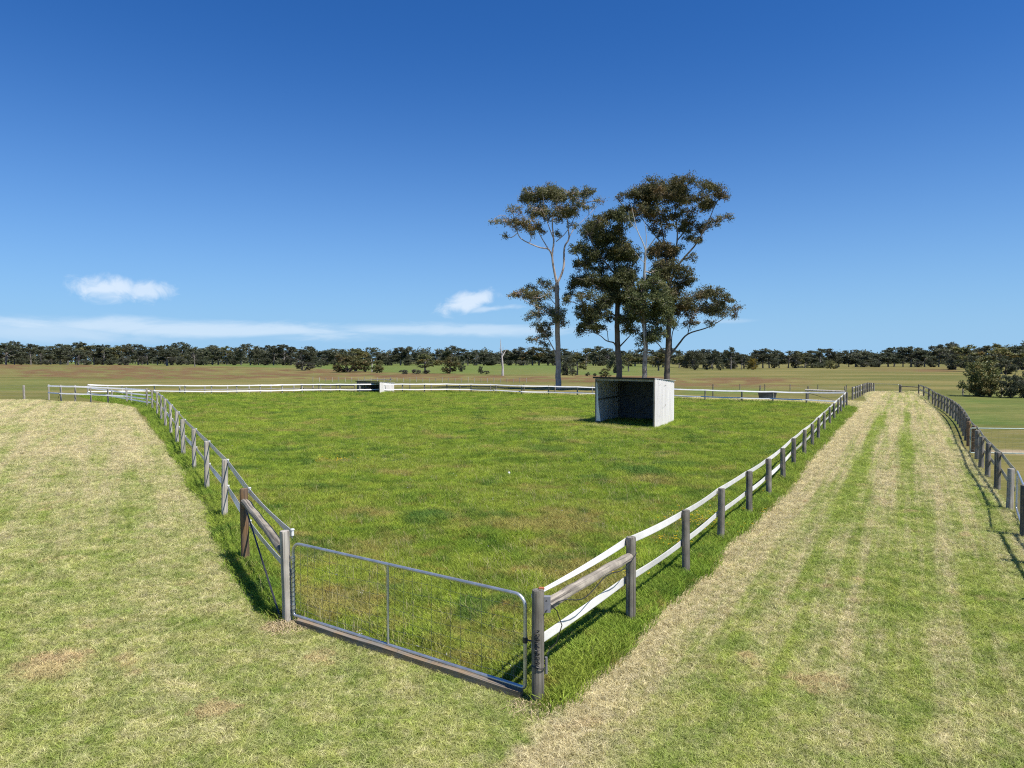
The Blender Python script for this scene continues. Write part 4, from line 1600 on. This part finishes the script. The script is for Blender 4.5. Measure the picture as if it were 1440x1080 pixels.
tree_from('tall gum with pale trunk and open forked crown, apart from the other three', 784.5, 92,
          [([(398, 1080), (393, 850), (391, 700), (390, 640)], .62, .36, None, (0, 0)),
           ([(390, 640), (378, 590), (364, 500), (372, 420), (364, 320), (385, 230), (400, 160)], .27, .06, None, (0, -.8)),
           ([(390, 645), (425, 560), (430, 450), (455, 400), (450, 330), (445, 250), (470, 170)], .24, .05, None, (0, 1.2)),
           ([(455, 400), (480, 350), (550, 280), (610, 215)], .10, .03, None, (.8, 2.2)),
           ([(365, 505), (345, 465), (290, 455), (200, 415), (172, 370), (110, 300), (60, 320)], .17, .03, None, (-.2, -2.5)),
           ([(350, 470), (300, 380), (250, 270), (230, 180)], .12, .03, None, (-.2, 1.8)),
           ([(368, 400), (330, 300), (310, 170)], .11, .03, None, (-.3, -1.5)),
           ([(385, 420), (440, 370), (500, 260), (540, 180)], .09, .03, None, (0, -1.6)),
           ([(388, 820), (300, 775), (230, 740), (160, 700)], .12, .03, None, (0, -1.5)),
           ([(390, 760), (330, 690), (280, 640)], .09, .03, None, (0, 1.4)),
           ([(385, 1010), (330, 910), (290, 830), (250, 790)], .12, .03, None, (0, -1.2)),
           ([(390, 900), (420, 850), (440, 800)], .08, .03, None, (0, 1))],
          [(320, 150, 80, 42), (260, 175, 60, 40), (450, 170, 70, 42), (520, 175, 50, 36), (390, 175, 60, 40), (215, 190, 36, 34), (290, 250, 75, 45), (400, 255, 60, 45), (470, 245, 55, 40),
           (160, 265, 50, 30), (115, 290, 45, 30), (65, 322, 32, 20), (560, 225, 34, 22), (610, 210, 34, 16), (555, 165, 26, 24), (170, 340, 55, 26), (240, 320, 55, 32), (310, 330, 50, 28),
           (470, 320, 32, 22), (400, 365, 20, 16), (110, 360, 30, 16), (250, 380, 28, 14),
           (250, 640, 42, 26), (320, 625, 46, 30), (370, 650, 34, 30), (190, 690, 48, 24), (155, 700, 24, 16), (260, 710, 60, 28), (330, 700, 40, 34), (290, 780, 50, 36), (240, 800, 34, 28),
           (400, 790, 46, 40), (350, 760, 44, 32), (290, 850, 48, 28), (430, 835, 30, 30), (270, 925, 42, 28), (330, 945, 44, 26), (330, 880, 46, 28), (370, 830, 40, 34)],
          bark_A, leaf_A, 101)
tree_from('dark leafy gum, second of the tall four, its low limbs behind the large shelter', 869, 88,
          [([(722, 1080), (712, 940), (713, 800), (712, 700), (708, 620)], .60, .36, None, (0, 0)),
           ([(708, 620), (695, 540), (700, 470), (722, 400), (730, 320)], .26, .05, None, (0, .5)),
           ([(705, 600), (650, 540), (600, 480), (560, 400), (600, 330)], .20, .04, None, (0, -2)),
           ([(710, 660), (760, 590), (790, 500), (770, 420)], .20, .04, None, (0, 1.5)),
           ([(712, 750), (640, 690), (560, 640), (480, 620)], .18, .04, None, (0, -1.8)),
           ([(712, 820), (640, 770), (560, 720), (470, 690)], .16, .04, None, (0, 1.6)),
           ([(705, 975), (690, 955), (650, 945), (610, 915), (540, 890)], .17, .04, None, (0, -1.2)),
           ([(660, 945), (655, 890), (640, 840)], .08, .03, None, (-.6, 0)),
           ([(725, 975), (760, 940), (790, 905), (800, 850)], .15, .04, None, (0, 1)),
           ([(702, 520), (660, 440), (660, 330)], .14, .03, None, (0, 1.4))],
          [(600, 320, 60, 45), (555, 370, 55, 50), (655, 285, 60, 38), (700, 260, 50, 30), (730, 310, 60, 50), (690, 380, 80, 50), (620, 400, 70, 50), (510, 440, 46, 34), (590, 470, 76, 46),
           (475, 470, 34, 24), (530, 535, 70, 36), (630, 545, 80, 46), (720, 470, 70, 50), (490, 615, 60, 30), (560, 620, 80, 40), (650, 640, 80, 44), (465, 690, 44, 36), (435, 730, 30, 30),
           (540, 700, 70, 38), (640, 730, 70, 44), (530, 790, 60, 40), (600, 800, 70, 40), (570, 850, 64, 34), (530, 880, 44, 28), (620, 870, 40, 28), (740, 570, 56, 50), (770, 500, 44, 44),
           (690, 700, 50, 46), (760, 660, 46, 46), (690, 800, 40, 36), (620, 320, 40, 30), (690, 480, 60, 50), (470, 640, 30, 24), (750, 400, 50, 46), (740, 460, 60, 50), (780, 560, 60, 50), (800, 480, 44, 40), (770, 620, 60, 50), (760, 720, 50, 50), (740, 820, 46, 40), (680, 640, 60, 50)],
          bark_D, leaf_B, 102, per=50, clumps=25)
tree_from('gum with bleached bare white top limbs between the two biggest gums', 906.5, 86,
          [([(858, 1080), (862, 960), (852, 850), (850, 720), (850, 640)], .52, .26, None, (0, -.3)),
           ([(850, 650), (848, 560), (850, 475)], .26, .17, 'w', (-.3, -1.2)),
           ([(850, 480), (835, 440), (800, 370), (780, 300), (765, 240)], .13, .03, 'w', (-1.2, -2.2)),
           ([(850, 480), (850, 400), (838, 330)], .10, .03, 'w', (-1.2, -1.8)),
           ([(850, 478), (880, 435), (905, 395), (925, 335)], .13, .03, 'w', (-1.2, -2.4)),
           ([(800, 372), (760, 330), (750, 280)], .05, .02, 'w', (-1.8, -2.6)),
           ([(848, 540), (815, 510), (790, 480)], .05, .02, 'w', (-1, -1.5)),
           ([(856, 1000), (850, 900), (853, 860)], .16, .10, 'w', (-.47, -.42)),
           ([(852, 860), (810, 790), (790, 720)], .13, .03, None, (0, -1.5)),
           ([(852, 820), (900, 750), (930, 680)], .13, .03, None, (0, 1.3)),
           ([(850, 760), (840, 690), (860, 640)], .10, .03, None, (0, .8)),
           ([(862, 960), (890, 890), (930, 820)], .12, .03, None, (0, -1.2)),
           ([(860, 960), (830, 900), (800, 850)], .10, .03, None, (0, 1.2))],
          [(840, 650, 56, 40), (900, 630, 60, 44), (800, 730, 56, 40), (870, 720, 76, 50), (940, 690, 50, 50), (790, 800, 50, 40), (860, 810, 70, 50), (930, 780, 60, 50), (820, 875, 44, 30),
           (880, 885, 60, 36), (780, 680, 60, 46), (830, 780, 70, 50), (950, 740, 60, 50), (960, 830, 60, 44), (900, 910, 60, 34), (840, 935, 44, 24), (760, 870, 36, 26), (980, 895, 40, 26), (760, 760, 34, 26), (930, 850, 40, 34), (780, 840, 30, 22), (900, 570, 40, 30)],
          bark_C, leaf_B, 103, white=bark_W, dep=2.0, per=50, clumps=24)
tree_from('largest gum with rust-tinged spreading crown and a long low side limb', 937, 89,
          [([(978, 1080), (984, 900), (985, 760), (988, 680), (985, 620)], .60, .36, None, (0, 0)),
           ([(985, 620), (975, 550), (965, 450), (950, 350), (930, 250), (920, 160)], .25, .05, None, (0, .8)),
           ([(985, 600), (1010, 500), (1022, 400), (1012, 300), (1000, 180)], .22, .05, None, (0, -1)),
           ([(988, 640), (1035, 540), (1110, 450), (1140, 400), (1180, 320), (1210, 240), (1260, 160)], .22, .04, None, (0, -1.6)),
           ([(1140, 400), (1180, 350), (1230, 325), (1300, 280), (1340, 265)], .08, .025, None, (-.8, .8)),
           ([(965, 450), (930, 400), (880, 330), (820, 250), (760, 190)], .15, .03, None, (.3, 2)),
           ([(1020, 420), (1080, 340), (1090, 250), (1110, 170)], .13, .03, None, (-.5, 2)),
           ([(1000, 360), (1060, 290), (1110, 240)], .06, .03, 'w', (-1, -2.2)),
           ([(985, 1030), (1035, 965), (1080, 910), (1170, 880), (1230, 850), (1300, 800)], .22, .04, None, (0, -1.4)),
           ([(1080, 912), (1100, 850), (1130, 790), (1180, 730)], .10, .03, None, (-.6, 1)),
           ([(1000, 1000), (1010, 900), (1050, 830), (1100, 760)], .12, .03, None, (0, 1.6)),
           ([(970, 1020), (935, 965), (905, 935), (880, 900)], .11, .03, None, (0, .6)),
           ([(988, 700), (1040, 640), (1090, 590)], .10, .03, None, (0, -1.5)),
           ([(985, 680), (940, 620), (920, 560)], .10, .03, None, (0, 1))],
          [(960, 100, 80, 38), (890, 125, 70, 42), (1030, 105, 60, 38), (820, 155, 60, 38), (770, 170, 44, 30), (720, 180, 28, 16), (850, 200, 70, 42), (940, 180, 90, 50), (1040, 180, 80, 50),
           (1130, 160, 60, 38), (1200, 155, 60, 34), (1250, 190, 40, 36), (1180, 220, 60, 36), (755, 225, 46, 30), (820, 265, 56, 38), (900, 265, 72, 46), (990, 260, 70, 46), (1090, 260, 64, 40),
           (1240, 290, 46, 20), (1310, 266, 38, 16), (1200, 320, 34, 26), (1150, 330, 44, 32), (1060, 335, 50, 34), (960, 335, 50, 38), (900, 335, 36, 30), (1090, 385, 40, 28), (1180, 385, 28, 14),
           (870, 150, 60, 40), (1000, 140, 70, 40), (910, 440, 40, 30), (1110, 420, 24, 18),
           (920, 545, 46, 32), (985, 545, 60, 38), (1050, 570, 56, 36), (955, 610, 60, 42), (1050, 630, 54, 34), (1100, 600, 30, 22), (1010, 680, 50, 44), (940, 500, 30, 22),
           (1130, 690, 54, 30), (1200, 690, 60, 32), (1270, 735, 54, 34), (1330, 770, 34, 26), (1100, 750, 64, 40), (1180, 765, 64, 40), (1250, 790, 50, 32), (1040, 790, 50, 40), (1120, 835, 56, 30),
           (1000, 760, 46, 46), (1060, 710, 50, 34), (880, 480, 50, 38), (940, 440, 50, 36), (1000, 480, 50, 38), (900, 600, 50, 40), (1035, 435, 40, 28), (1080, 500, 40, 26), (930, 700, 50, 40), (1320, 800, 26, 18), (1180, 840, 40, 22), (1010, 840, 40, 36)],
          bark_D, leaf_D, 104, white=bark_W, per=46, clumps=23)


# generic trees -------------------------------------------------------------
def protos_for(kind, seed, barkm, leafm):
    """mesh pair (trunk, crown) for a tree of about unit height 10"""
    r = np.random.default_rng(seed)
    mb = MB()
    cen = []
    if kind == 'gum':
        h = 10.0
        lean = r.uniform(-.5, .5)
        fork = r.uniform(2.2, 4.2)
        tr = [Vector((0, 0, -.3)), Vector((lean * .2, 0, fork * .5)), Vector((lean * .5, 0, fork)), Vector((lean, 0, h * .62))]
        mb.tube(tr, [.26, .22, .19, .10], 7)
        nb = r.integers(9, 15)
        for k in range(nb):
            a = r.uniform(0, 2 * PI)
            zz = fork + (h * .90 - fork) * (k + .6) / nb
            f_ = (zz - fork) / (h - fork)
            rr_ = (1.2 + 1.9 * math.sin(PI * min(1, f_ * .8 + .15))) * r.uniform(.45, 1.1)
            if k == nb - 1:
                rr_ = .3
            c_ = Vector((math.cos(a) * rr_ + lean, math.sin(a) * rr_, zz))
            st = tr[1].lerp(tr[3], min(1, max(0, (zz - fork * .7) / (h * .62) * .8)))
            mb.tube(wiggle(st, c_, r, 3, .08), [.10, .08, .06, .03], 5, cap=False)
            sz = np.array([r.uniform(.8, 1.5), r.uniform(.8, 1.5), r.uniform(.55, .95)])
            for j in range(9):
                u = r.normal(size=3)
                u /= np.linalg.norm(u)
                q_ = np.array(c_) + u * sz * r.uniform(.5, 1)
                cen.append(q_ + r.normal(size=(22, 3)) * np.array([.30, .30, .2]))
        L, Wd = .55, .30
    elif kind == 'bush':
        for k in range(6):
            a = r.uniform(0, 2 * PI)
            mb.tube(wiggle(Vector((0, 0, -.2)), Vector((math.cos(a) * 2, math.sin(a) * 2, r.uniform(4, 8))), r, 4, .08), [.22, .18, .14, .1, .05], 6, cap=False)
        for k in range(26):
            a, q1 = r.uniform(0, 2 * PI), math.sqrt(r.uniform())
            z = r.uniform(.8, 8.7)
            env = 4.6 * math.sqrt(max(.05, 1 - ((z - 3.6) / 6.2) ** 2))
            c_ = np.array([math.cos(a) * env * q1, math.sin(a) * env * q1, z])
            sz = np.array([r.uniform(1.0, 1.7), r.uniform(1.0, 1.7), r.uniform(.8, 1.2)])
            for j in range(9):
                u = r.normal(size=3)
                u /= np.linalg.norm(u)
                cen.append(c_ + u * sz * r.uniform(.6, 1) + r.normal(size=(22, 3)) * .30)
        L, Wd = .55, .32
    cen = np.concatenate(cen)
    return mb.mesh('trunk', barkm), leaves('crown', cen, L, Wd, leafm, r, .2)


bark_far = bark('bark_far', (0.15, 0.135, 0.12), (0.22, 0.20, 0.18), (0.06, 0.05, 0.045))
PR = {'gum': [protos_for('gum', s, bark_far, leaf_far) for s in range(200, 209)],
      'bush': [protos_for('bush', s, bark_D, leaf_bush) for s in range(300, 304)],
      'grey': [protos_for('bush', s, bark_far, leaf_grey) for s in range(310, 312)],
      'darkbush': [protos_for('bush', s, bark_D, leaf_far) for s in range(330, 333)],
      'wattle': [protos_for('bush', s, bark_D, leaf_yel) for s in range(320, 321)],
      'olive': [protos_for('gum', s, bark_far, leaf_bush) for s in range(340, 343)]}


def plant(kind, px, base, top, wpx, label, group=None, name=None, cat='tree', var=None, z=None):
    """a tree whose foot, top and width were measured in the photograph"""
    p = at(px, base)
    k = p.y / F
    h = (base - top) * k
    wd = wpx * k
    v = PR[kind][(var if var is not None else random.randrange(99)) % len(PR[kind])]
    nat = 5.8 if kind in ('gum', 'olive') else 10.0
    nh = 10.0 if kind in ('gum', 'olive') else 9.6
    p.z = float(height(np.array([p.x]), np.array([p.y]))[0])
    o = empty(name or ('gum_tree' if kind in ('gum', 'olive') else 'bush'), p, label, cat, group, rz=random.uniform(0, 6.28))
    for nm, me in zip(('trunk', 'crown'), v):
        c_ = link(nm, me, o)
    o.scale = (wd / nat, wd / nat, h / nh)
    return o


LINE_L = 'dark grey-green gum in the long far tree line, left of the tall gums'
LINE_R = 'dark grey-green gum in the far tree line, right of the tall gums'
x = -30.0
rl = random.Random(55)
tops = [(-30, 482), (40, 483), (120, 484), (250, 485), (340, 487), (480, 488), (600, 489), (700, 491), (830, 490), (960, 493), (1100, 494), (1200, 493), (1290, 490), (1330, 484), (1480, 482)]
bases = [(-30, 512.6), (200, 513), (330, 513.2), (560, 513.5), (830, 513.6), (900, 515), (960, 517), (1000, 518), (1100, 517), (1200, 516), (1320, 516), (1380, 516.5), (1480, 515)]
while x < 1470:
    b0 = np.interp(x, *zip(*bases)) - rl.uniform(0, .5)
    t0 = np.interp(x, *zip(*tops)) + rl.uniform(-6, 9)
    w0 = rl.uniform(17, 32)
    if x < 840:
        plant('olive' if rl.random() < .2 else 'gum', x, b0, t0, w0, LINE_L, 'far tree line left of the tall gums', var=rl.randrange(9))
    else:
        plant('olive' if rl.random() < .25 else 'gum', x, b0, t0, w0 * .95, LINE_R, 'far tree line right of the tall gums', var=rl.randrange(9))
    x += rl.uniform(8, 15)
for k in range(70):
    x = rl.uniform(-30, 1465)
    if 1330 < x:
        continue
    b0 = np.interp(x, *zip(*bases)) + .1
    left = x < 840
    plant('darkbush' if k % 3 else 'grey', x, b0, b0 - rl.uniform(6, 13), rl.uniform(9, 20),
          'low dark bush under the far tree line, left of the tall gums' if left else 'low dark bush under the far tree line, right of the tall gums',
          'bushes under the left far tree line' if left else 'bushes under the right far tree line', cat='bush', var=rl.randrange(9))
# the mass of the wood behind them
cen = []
trn = MB()
r = np.random.default_rng(77)
for k in range(420):
    px = r.uniform(-60, 1500)
    d = r.uniform(720, 1000)
    b0 = np.interp(px, *zip(*tops))
    ht = (507 - b0) / F * d * r.uniform(.55, .95) + CAMH
    p = Vector((bx_world(px, d), d, 0))
    wd = r.uniform(5, 10)
    if k % 3 == 0:
        trn.tube([p, p + Vector((0, 0, ht * .7))], [.4, .2], 5)
    for j in range(9):
        c_ = np.array([p.x + r.normal() * wd * .5, p.y + r.normal() * wd * .5, ht * (r.uniform(.12, .92) if j < 6 else r.uniform(.05, .3))])
        cen.append(c_ + r.normal(size=(34, 3)) * np.array([2.0, 2.0, 1.4]))
wood_o = link('distant_woodland', leaves('distant_woodland', np.concatenate(cen), 2.2, 1.3, leaf_far, r, .1))
tag(wood_o, 'dark woodland mass behind the far tree line', 'woodland', kind='stuff')

# particular trees and bushes ----------------------------------------------
B = plant
B('darkbush', 143, 512.5, 489, 22, 'round dark green tree in front of the left tree line', name='round_tree', var=0)
B('darkbush', 144, 512.8, 503, 12, 'small dark bush below the round dark green tree, far left', 'bushes in the far pasture', cat='bush')
B('grey', 175, 513.2, 500, 18, 'pale grey spreading bush before the left tree line', 'bushes in the far pasture', cat='bush')
B('gum', 110, 513.2, 491, 30, 'broad grey gum in front of the left tree line, on the brown field edge', var=1)
B('gum', 235, 513.8, 490, 40, 'widest dark gum clump at the far edge of the brown field', var=2)
B('gum', 274, 515, 486, 20, 'single gum with visible dark trunk standing forward of the left tree line', var=3)
B('gum', 425, 519.5, 488, 34, 'dome-crowned gum standing forward, above the long back fence', var=4)
B('grey', 428, 520, 507, 32, 'low grey-green bush at the foot of the dome-crowned gum', 'bushes in the far pasture', cat='bush')
B('darkbush', 451, 516, 505, 14, 'small rounded green bush between the grey bush and the big olive bush', 'bushes in the far pasture', cat='bush')
B('bush', 490, 522.5, 495, 52, 'big broad olive bush with orange tinge behind the small white shelter', cat='bush', var=0)
B('olive', 500, 521, 488, 44, 'taller olive-brown tree rising from the big olive bush', var=0)
B('bush', 530, 523.5, 505, 24, 'rounded olive bush just right of the big broad olive bush', 'bushes in the far pasture', cat='bush', var=1)
B('bush', 514, 522, 502, 16, 'small olive bush squeezed beside the big broad olive bush', 'bushes in the far pasture', cat='bush', var=2)
B('grey', 568, 525.5, 519, 14, 'low brown-grey shrub on the field edge, leftmost of the three low shrubs', 'low shrubs on the field edge', cat='shrub', name='shrub')
B('grey', 585, 525.5, 518.5, 15, 'low brown-grey shrub on the field edge, middle of the three low shrubs', 'low shrubs on the field edge', cat='shrub', name='shrub')
B('grey', 600, 525, 519.5, 13, 'low brown-grey shrub on the field edge, under the leaning olive tree', 'low shrubs on the field edge', cat='shrub', name='shrub')
B('olive', 598, 524.5, 496, 34, 'leaning olive tree with lopsided crown above the low shrubs', var=1)
B('bush', 632, 524.5, 500, 32, 'rounded thick olive tree between the leaning tree and the dead white tree', var=2, name='round_tree')
B('darkbush', 650, 521.5, 508, 11, 'small dark bush right of the rounded olive tree', 'bushes in the far pasture', cat='bush')
B('darkbush', 676, 525, 514, 8, 'small pointed dark conifer-like bush left of the dead white tree', 'bushes in the far pasture', cat='bush')
B('darkbush', 683, 525.3, 520, 12, 'flat dark bush beside the pointed one, left of the dead white tree', 'bushes in the far pasture', cat='bush')
B('darkbush', 798, 527, 500, 24, 'dark bushy tree close behind the pale gum trunk', 'trees behind the tall gums', name='round_tree')
B('olive', 812, 526.5, 497, 26, 'slim olive tree just right of the pale gum trunk', 'trees behind the tall gums', var=2)
B('darkbush', 805, 527.5, 519, 14, 'low dark shrub right of the pale gum trunk', 'low shrubs on the field edge', cat='shrub', name='shrub')
B('darkbush', 826.5, 528, 522.5, 8, 'tiny round dark shrub left of the large shelter roof', 'low shrubs on the field edge', cat='shrub', name='shrub')
B('darkbush', 836.5, 528.5, 524, 6, 'tiniest round shrub just above the shelter roof corner', 'low shrubs on the field edge', cat='shrub', name='shrub')
B('bush', 852, 530, 517, 20, 'olive shrub behind the roof of the large shelter', 'low shrubs on the field edge', cat='shrub', name='shrub')
B('darkbush', 864, 524, 495, 26, 'dark bushy tree behind the trunk of the second tall gum', 'trees behind the tall gums', name='round_tree')
B('olive', 884, 522, 496, 26, 'brown-olive tree between the second and third tall gum trunks', 'trees behind the tall gums', var=0)
B('olive', 926, 521, 494, 30, 'olive tree behind the trunk of the largest gum', 'trees behind the tall gums', var=1)
B('darkbush', 977, 519.5, 489, 32, 'large dense round dark tree right of the largest gum', name='round_tree', var=0)
B('gum', 1002, 519, 489, 15, 'thin flat-topped gum right of the large dense round tree', var=5)
B('grey', 995, 519, 505, 14, 'pale feathery bush at the foot of the thin flat-topped gum', 'bushes in the far pasture', cat='bush')
B('gum', 1028, 519, 486, 20, 'tall flat-crowned gum standing above its neighbours right of the tall gums', var=6)
B('darkbush', 1013, 520, 508, 12, 'small dark bush below the tall flat-crowned gum', 'bushes in the far pasture', cat='bush')
B('gum', 1043, 519, 496, 14, 'narrow upright dark tree left of the yellow wattle', var=7)
B('wattle', 1058, 519.5, 503, 15, 'yellow-flowering wattle in the far tree line', name='wattle_tree')
B('bush', 1168, 517.5, 504, 15, 'small bright olive tree in the line above the far paddock corner', name='round_tree')
B('darkbush', 1176, 517.5, 511, 7, 'tiny dark ball-shaped bush beside the small bright olive tree', 'bushes in the far pasture', cat='bush')
for q_, (px, bs, tp_, w_, lb) in enumerate(((1338, 519, 484, 38, 'tall grey gum at the start of the tall grove on the right hillside'), (1362, 522, 483, 40, 'dense dark gum in the tall grove, second along the hillside'),
                              (1385, 522, 484, 38, 'rust-tinged tall gum in the middle of the right hillside grove'), (1408, 525, 487, 46, 'broad olive-brown gum above the right-edge bushes'),
                              (1432, 519, 483, 34, 'tall gum at the right end of the hillside grove'))):
    B('gum' if q_ % 2 == 0 else 'olive', px, bs, tp_, w_, lb, 'hillside grove on the right', var=q_)
    B('darkbush', px + 6, bs + .6, bs - 22, 30, 'dark understorey tree below the %s gum of the hillside grove' % ('first', 'second', 'third', 'fourth', 'last')[q_], 'understorey of the hillside grove', name='round_tree')
B('bush', 1376, 557, 506, 58, 'large spreading dark olive bush tree just beyond the outer track fence', name='bush_tree', var=3)
B('bush', 1392, 558, 530, 42, 'lower olive bush joined to the right side of the large bush tree', cat='bush', var=1)
B('darkbush', 1421, 559.5, 527, 34, 'grey-green bush behind the wire fence, right of the large bush tree', cat='bush', var=1)
B('grey', 1440, 559.5, 530, 30, 'greyish bush cut by the right picture edge', cat='bush', var=1)
B('darkbush', 1443, 545, 522, 18, 'dark bush tree behind the greyish bush at the right edge', name='bush_tree', var=2)

# dead white tree
dt = empty('dead_tree', at(707, 527.5), 'bare dead white tree standing alone in the far pasture', 'tree')
k = dt.location.y / F
mb = MB()
mb.tube([(0, 0, -.2), (0, 0, 2.0), (-.15, 0, 4.2), (-.5, 0, 7.2), (-.6, .1, 9.2)], [.34, .25, .19, .11, .03], 8)
mb.tube([(-.15, 0, 4.6), (.5, .2, 5.8), (1.0, .4, 6.6)], [.16, .1, .04], 6)
mb.tube([(-.2, 0, 4.9), (.1, -.4, 6.0), (.1, -.6, 7.2)], [.12, .07, .03], 6)
mb.tube([(-.4, 0, 6.0), (-.9, .1, 7.0)], [.08, .02], 6)
mb.build('trunk', bark_W, dt)
# second slim dead stem
dt2 = empty('dead_tree', at(523, 522.5), 'slim pale dead stem between the olive bushes', 'tree')
mb = MB()
mb.tube([(0, 0, -.2), (.05, 0, 2.0), (-.1, 0, 4.2)], [.22, .16, .05], 7)
mb.tube([(.05, 0, 2.0), (.5, 0, 3.2)], [.1, .04], 6)
mb.build('trunk', bark_W, dt2)
